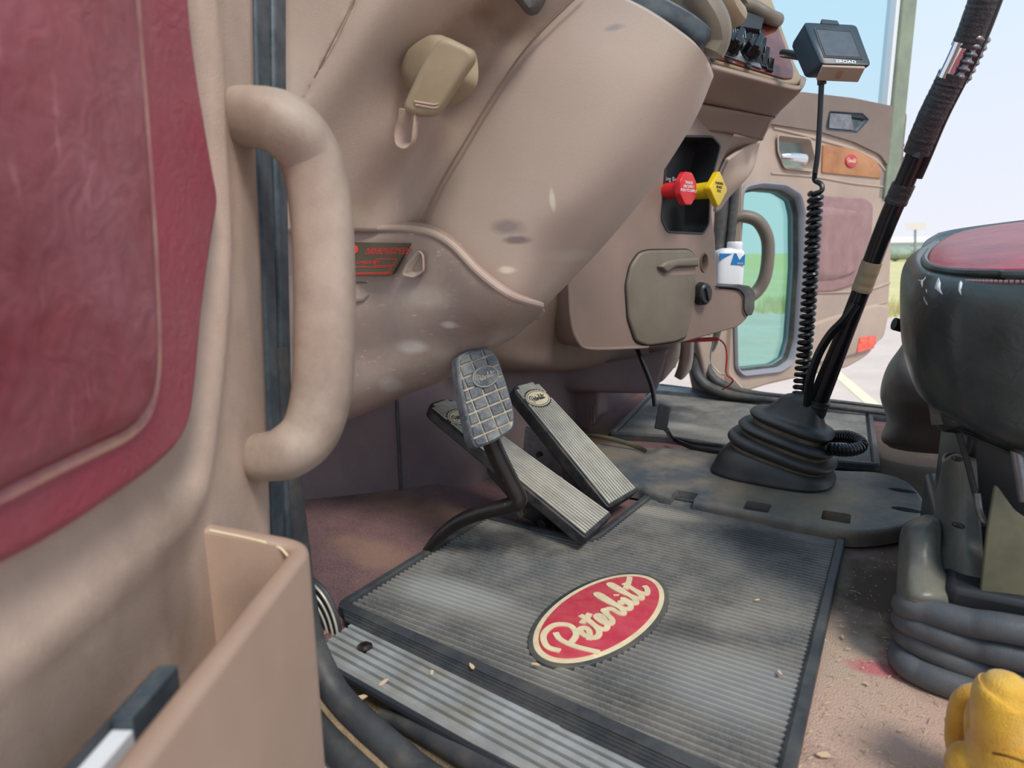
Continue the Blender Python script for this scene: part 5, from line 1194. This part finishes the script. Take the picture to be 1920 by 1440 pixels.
obj('scissor_link', tube([W(1902, 805, Y=.90), W(1912, 860, Y=.89), W(1925, 940, Y=.88)], .008, n=14), M['steel'], st_)
obj('latch_bracket', tube([W(1832, 925, Y=.905), W(1836, 955, Y=.90), W(1845, 975, Y=.90), W(1862, 978, Y=.90)], .004, n=8, flat=1.4), M['steel'], st_)
# bellows
for k, (pts, r) in enumerate(([[(1722, 1095, 1.3), (1703, 1125, 1.0), (1702, 1137, .885), (1745, 1148, .862), (1820, 1168, .85), (1990, 1198, .84)], .0165], [[(1715, 1120, 1.3), (1700, 1150, 1.0), (1702, 1165, .885), (1750, 1184, .858), (1830, 1212, .85), (1990, 1250, .84)], .0165], [[(1712, 1140, 1.3), (1702, 1180, 1.0), (1706, 1196, .885), (1755, 1222, .858), (1840, 1256, .85), (1990, 1300, .84)], .0165])):
    obj('bellows_fold', tube([W(u, v, Y=y) for u, v, y in pts]+[W(*pts[-1][:2], Y=pts[-1][2])+V((.40, 0, 0))], r, n=16), M['bellows'], st_, smooth=70)
obj('bellows_base', tube([W(1705, 1180, Y=1.3), W(1692, 1215, Y=1.0), W(1695, 1238, Y=.875), W(1730, 1262, Y=.85), W(1800, 1288, Y=.84), W(1990, 1350, Y=.83), W(1990, 1350, Y=.83)+V((.4, 0, 0))], .0175, n=16), M['bellows'], st_, smooth=70)
obj('base_frame', box(Frame((.0, .0, .0), (1, 0, 0), (0, 1, 0)), .105, .60, .872, 1.34, -.01, .11), M['black'], st_, bevel=.01)
# ================================================================ VINYL BAG by the passenger seat
bg_ = [[(1690, 648, 1.78), (1697, 640, 1.72), (1712, 650, 1.70), (1740, 690, 1.70), (1820, 740, 1.72)],
       [(1662, 690, 1.80), (1668, 694, 1.72), (1690, 700, 1.66), (1740, 720, 1.64), (1820, 760, 1.66)],
       [(1650, 740, 1.84), (1656, 745, 1.74), (1690, 750, 1.66), (1740, 760, 1.64), (1820, 790, 1.66)],
       [(1662, 785, 1.86), (1670, 790, 1.78), (1695, 790, 1.72), (1740, 795, 1.70), (1820, 815, 1.70)],
       [(1652, 818, 1.86), (1656, 824, 1.79), (1690, 830, 1.75), (1740, 835, 1.74), (1820, 845, 1.74)],
       [(1660, 832, 1.88), (1672, 840, 1.82), (1700, 846, 1.79), (1740, 850, 1.77), (1820, 855, 1.77)]]
bgo = obj('vinyl_bag', loft(bg_, 8, 8), M['bag'], smooth=70, solid=.012)
tag(bgo, 'crumpled brown grey vinyl bag standing between the seat and the passenger door', 'bag')
def decal(name, host, pts, mat, par, lift=.0008, label=None, n=1):
    bpy.context.view_layer.update(); dg = bpy.context.evaluated_depsgraph_get(); ev = host.evaluated_get(dg); mw = base(host); P = []
    q = [V((u, v)) for u, v in pts]; c = sum(q, V((0, 0)))/len(q)
    for u, v in q+[c]:
        d = ray(u, v).normalized(); h, loc, nn, _ = ev.ray_cast(CP-mw, d)
        if not h: return None
        P.append(loc+mw-d*lift)
    g = G(); g.add(P, [[i, (i+1) % len(q), len(q)] for i in range(len(q))]); return obj(name, facecam(g), mat, par, label=label, solid=.0015)
def oval(u, v, a, b, ro=0): return [(u+a*math.cos(t)*math.cos(ro)-b*math.sin(t)*math.sin(ro), v+a*math.cos(t)*math.sin(ro)+b*math.sin(t)*math.cos(ro)) for t in [2*math.pi*k/18 for k in range(18)]]
ch = next(o for o in st_.children if o.name.startswith('cushion') and 'top' not in o.name)
sc2_ = next(o for o in st_.children if o.name.startswith('suspension_cover'))
for pts in ([(1722, 500), (1728, 492), (1733, 505), (1741, 512), (1735, 520), (1737, 545), (1738, 572), (1733, 560), (1729, 535), (1722, 525), (1716, 512)], [(1760, 520), (1763, 530), (1762, 540), (1767, 552), (1758, 545), (1752, 540), (1755, 530)], [(1801, 526), (1804, 530), (1801, 540), (1802, 553), (1797, 545), (1798, 532)]):
    decal('torn_patch', ch, pts, M['white'], st_, label='pale torn patch in the black leather')
for a_ in (oval(1794, 860, 11, 5, .25), oval(1828, 955, 12, 6, .2), oval(1797, 985, 13, 5, .3)):
    decal('hole_shade_decal', sc2_, a_, M['black'], st_)  # black ovals paint the dark of the holes; nothing is cut
decal('lining', bgo, [(1653, 806), (1660, 796), (1670, 803), (1677, 815), (1672, 828), (1662, 838), (1654, 826)], M['seat_vinyl'], bgo, label='grey green folded lower edge')
# ================================================================ GLOVES
def skin(name, segs, mat, parent=None, sub=2, at=None):
    vs, es, rad = [], [], []
    for seg_ in segs:
        k = len(vs); 
        for i, (p, r) in enumerate(seg_[1]):
            vs.append(p); rad.append(r)
            if i: es.append((k+i-1, k+i))
        if seg_[0] is not None: es.append((seg_[0], k))
    off = base(parent) if parent else V(at)
    me = bpy.data.meshes.new(name); me.from_pydata([tuple(V(p)-off) for p in vs], es, []); o = bpy.data.objects.new(name, me); COL.objects.link(o)
    if parent: o.parent = parent
    else: o.location = off
    m = o.modifiers.new('k', 'SKIN'); m.use_smooth_shade = True
    for i, r in enumerate(rad): me.skin_vertices[0].data[i].radius = (r, r) if not isinstance(r, tuple) else r
    me.skin_vertices[0].data[0].use_root = True
    m = o.modifiers.new('u', 'SUBSURF'); m.levels = sub; m.render_levels = sub
    bpy.context.view_layer.update(); bake(o); o.data.materials.clear(); o.data.materials.append(mat)
    for p in o.data.polygons: p.use_smooth = True
    return o
gv = thing('work_glove', W(1850, 1420, Z=0), 'yellow leather work glove with curled fingers on the floor by the seat base', 'glove')
def P_(u, v, y): return W(u, v, Y=y)
def finger(name, pts, y0, dy=0, lab=None):
    P = [W(u, v, Y=y0+dy*i) for i, (u, v, _) in enumerate(pts)]; R = [r_*(y0+dy*i)/1222*1.12 for i, (_, _, r_) in enumerate(pts)]
    d0 = (P[0]-P[1]).normalized(); d1 = (P[-1]-P[-2]).normalized()
    P = [P[0]+d0*R[0]*.7, P[0]+d0*R[0]*.45]+P+[P[-1]+d1*R[-1]*.5, P[-1]+d1*R[-1]*.85]; R = [R[0]*.15, R[0]*.7]+R+[R[-1]*.78, R[-1]*.18]
    return obj(name, tube(P, R, n=22, smooth=5), M['glove'], gv, smooth=80, label=lab)
finger('glove_shell', [(1905, 1490, 62), (1900, 1440, 62), (1900, 1405, 58)], .655)
finger('finger', [(1880, 1425, 38), (1876, 1370, 38), (1882, 1310, 40), (1888, 1296, 34)], .650)
finger('finger', [(1940, 1430, 40), (1946, 1370, 42), (1948, 1318, 38)], .665)
finger('finger', [(1842, 1425, 20), (1836, 1385, 19), (1838, 1345, 20), (1852, 1312, 18)], .672)
finger('thumb', [(1806, 1432, 17), (1797, 1390, 18), (1800, 1345, 18), (1812, 1314, 19), (1832, 1302, 17)], .700)
finger('cuff_fold', [(1800, 1440, 26), (1822, 1428, 30), (1836, 1450, 30)], .655)
finger('cuff_fold', [(1850, 1452, 22), (1856, 1425, 20), (1850, 1400, 16)], .650)
obj('seam', tube([W(1862, 1412, Y=.626), W(1890, 1418, Y=.618), W(1925, 1430, Y=.615)], .0013, n=6), M['glove_dark'], gv)
# ================================================================ LITTER on the floor
rr = random.Random(3)
def litter(u, v, s, z, label, mat, name='dry_leaf_scrap'):
    p = W(u, v, Z=z); a = rr.random()*3; g = G(); n = 6
    pts = [(s*(.6+.6*rr.random())*math.cos(2*math.pi*k/n)*1.6, s*(.5+.5*rr.random())*math.sin(2*math.pi*k/n)*.8) for k in range(n)]
    q = [(p.x+x*math.cos(a)-y*math.sin(a), p.y+x*math.sin(a)+y*math.cos(a)) for x, y in pts]
    slab(Zf(p.z), q, 0, .0012, g); o = obj(name, g, mat, smooth=0); tag(o, label, 'litter', 'pale leaf scraps on the sill and floor'); return o
for (u, v, s, z) in ((675, 1308, .006, -.015), (720, 1280, .005, -.001), (590, 1328, .006, -.03), (590, 1268, .004, -.02), (885, 1250, .004, .006), (1003, 1246, .004, .006), (810, 1262, .004, -.001), (1546, 1416, .006, -.012), (1545, 1200, .003, -.012), (1580, 1195, .003, -.012), (1420, 1125, .003, .004), (1462, 1262, .0035, .004), (1625, 1283, .003, -.012), (1690, 1370, .003, -.012)):
    litter(u, v, s, z, 'small pale dry leaf scrap lying on the sill, mat or floor', M['leafm'])
g = G()
for k in range(420):
    u = rr.uniform(1440, 1780); v = rr.uniform(1000, 1440)
    if u < 1600-(v-990)*.27+20: continue
    p = W(u, v, Z=-.011); a = rr.random()*6.3; l = rr.uniform(.001, .0045)
    d = V((math.cos(a), math.sin(a), 0)); nn = V((-d.y, d.x, 0))*.0004
    g.add([p-d*l-nn, p+d*l-nn, p+d*l+nn, p-d*l+nn, p+V((0, 0, .0012))], [[0, 1, 4], [1, 2, 4], [2, 3, 4], [3, 0, 4], [3, 2, 1, 0]])
tag(obj('straw_bits', g, M['straw'], smooth=0, weld=False, at=(0, 0, -.012)), 'tiny straw bits scattered over the dusty carpet beside the driver mat', 'debris', kind='stuff')
g = G()
for k in range(260):
    p = V((rr.gauss(-.632, .012), rr.gauss(.53, .02), .0)); a = rr.random()*6.3; l = rr.uniform(.001, .004)
    p.z = -.004+rr.random()*.004; d = V((math.cos(a), math.sin(a), .3)); nn = V((-d.y, d.x, 0))*.0005
    g.add([p-d*l-nn, p+d*l-nn, p+d*l+nn, p-d*l+nn, p+V((0, 0, .0012))], [[0, 1, 4], [1, 2, 4], [2, 3, 4], [3, 0, 4], [3, 2, 1, 0]])
tag(obj('debris_clump', g, M['straw'], smooth=0, weld=False), 'clump of brown debris at the front end of the scuff plate', 'debris', kind='stuff')
# ================================================================ OUTSIDE
GZ = -1.2
def ground(name, x0, x1, y0, y1, mat, z=GZ):
    g = G(); g.v = [V((x0, y0, z)), V((x1, y0, z)), V((x1, y1, z)), V((x0, y1, z))]; g.f = [[0, 1, 2, 3]]; return struct(name, g, mat, smooth=0)
ye = W(1680, 596, Z=GZ).y
ground('ground', -60, 60, -12, ye, M['ground']); 
ground('ground', -400, 400, ye, 700, M['grass'], GZ+.02)
for (u0, v0, u1, v1, wv) in ((1556, 690, 1628, 752, .07),):
    p, r = W(u0, v0, Z=GZ), W(u1, v1, Z=GZ); d = (r-p).normalized(); n_ = V((-d.y, d.x, 0))*wv; p = p-d*2; r = r+d*2
    g = G(); g.v = [p-n_, p+n_, r+n_, r-n_]; g.v += [q+V((0, 0, .008)) for q in g.v]; g.f = [[0, 1, 2, 3], [4, 5, 6, 7], [0, 1, 5, 4], [1, 2, 6, 5], [2, 3, 7, 6], [3, 0, 4, 7]]
    tag(obj('parking_line', g, M['road_line'], smooth=0), 'pale yellow parking line on the pavement outside the passenger door', 'road marking')
Yb = 90.
bb = thing('billboard', W(1715, 476, Y=Yb), 'distant blank pale billboard on a single pole beyond the field', 'billboard')
BBF = Frame(W(1716, 425, Y=Yb), (1, 0, 0), (0, 0, 1))
obj('sign_board', slab(BBF, BBF.hs([(1698, 417), (1737, 417), (1737, 431), (1698, 431)]), -.3, 0), M['sign'], bb)
obj('pole', tube([W(1716, 431, Y=Yb+.2), W(1716, 480, Y=Yb+.2)], .12, n=10, smooth=1), M['signpole'], bb)
def rock(c, rx, ry, rz, sd, g):
    r2 = random.Random(sd); rs = []
    for i in range(7):
        th_ = math.pi*i/6; rs.append([c+V((rx*math.sin(th_)*math.cos(p)*(1+.25*r2.random()), ry*math.sin(th_)*math.sin(p), rz*math.cos(th_)*(1+.2*r2.random()))) for p in [2*math.pi*k/10 for k in range(10)]])
    return rings(rs, g)
for i, (u, wx, hz, y_, lab) in enumerate(((1680, 4, 1.2, 120, 'hazy tree clump left of the distant billboard pole'), (1704, 4, 1.5, 130, 'hazy tree clump at the foot of the distant billboard'), (1738, 3, 1.3, 110, 'hazy tree clump right of the distant billboard pole'))):
    p = W(u, 470, Y=y_); p.z = GZ; tr = thing('distant_tree', p, lab, 'tree', 'hazy trees on the horizon')
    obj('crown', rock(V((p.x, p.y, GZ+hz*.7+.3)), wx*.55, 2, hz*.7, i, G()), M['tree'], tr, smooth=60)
    obj('trunk', tube([V((p.x, p.y, GZ)), V((p.x, p.y, GZ+1.2))], .25, n=8, smooth=1), M['signpole'], tr)
p = W(1722, 470, Y=150.); p.z = GZ
hb2 = thing('distant_building', p, 'low pale building on the horizon behind the field', 'building')
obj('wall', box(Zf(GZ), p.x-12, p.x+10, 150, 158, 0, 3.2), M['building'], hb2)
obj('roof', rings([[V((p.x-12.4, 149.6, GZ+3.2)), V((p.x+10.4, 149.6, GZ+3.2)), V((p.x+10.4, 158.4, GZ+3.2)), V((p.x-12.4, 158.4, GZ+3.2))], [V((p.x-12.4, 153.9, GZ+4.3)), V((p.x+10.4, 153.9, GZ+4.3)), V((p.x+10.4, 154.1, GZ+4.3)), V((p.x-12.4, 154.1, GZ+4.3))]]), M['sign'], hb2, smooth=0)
g = G(); rg = random.Random(8)
for k in range(1500):
    p = V((rg.uniform(-3, 3), ye+rg.uniform(0, 2.5)**1.1, GZ)); h = rg.uniform(.15, .5); a = rg.random()*6.3
    g.add([p+V((.02, 0, 0)), p-V((.02, 0, 0)), p+V((.1*math.cos(a), .1*math.sin(a), h))], [[0, 1, 2]])
tag(obj('verge_grass', g, M['grass'], smooth=0, weld=False), 'dry yellowish grass along the far edge of the pavement', 'grass', kind='stuff')
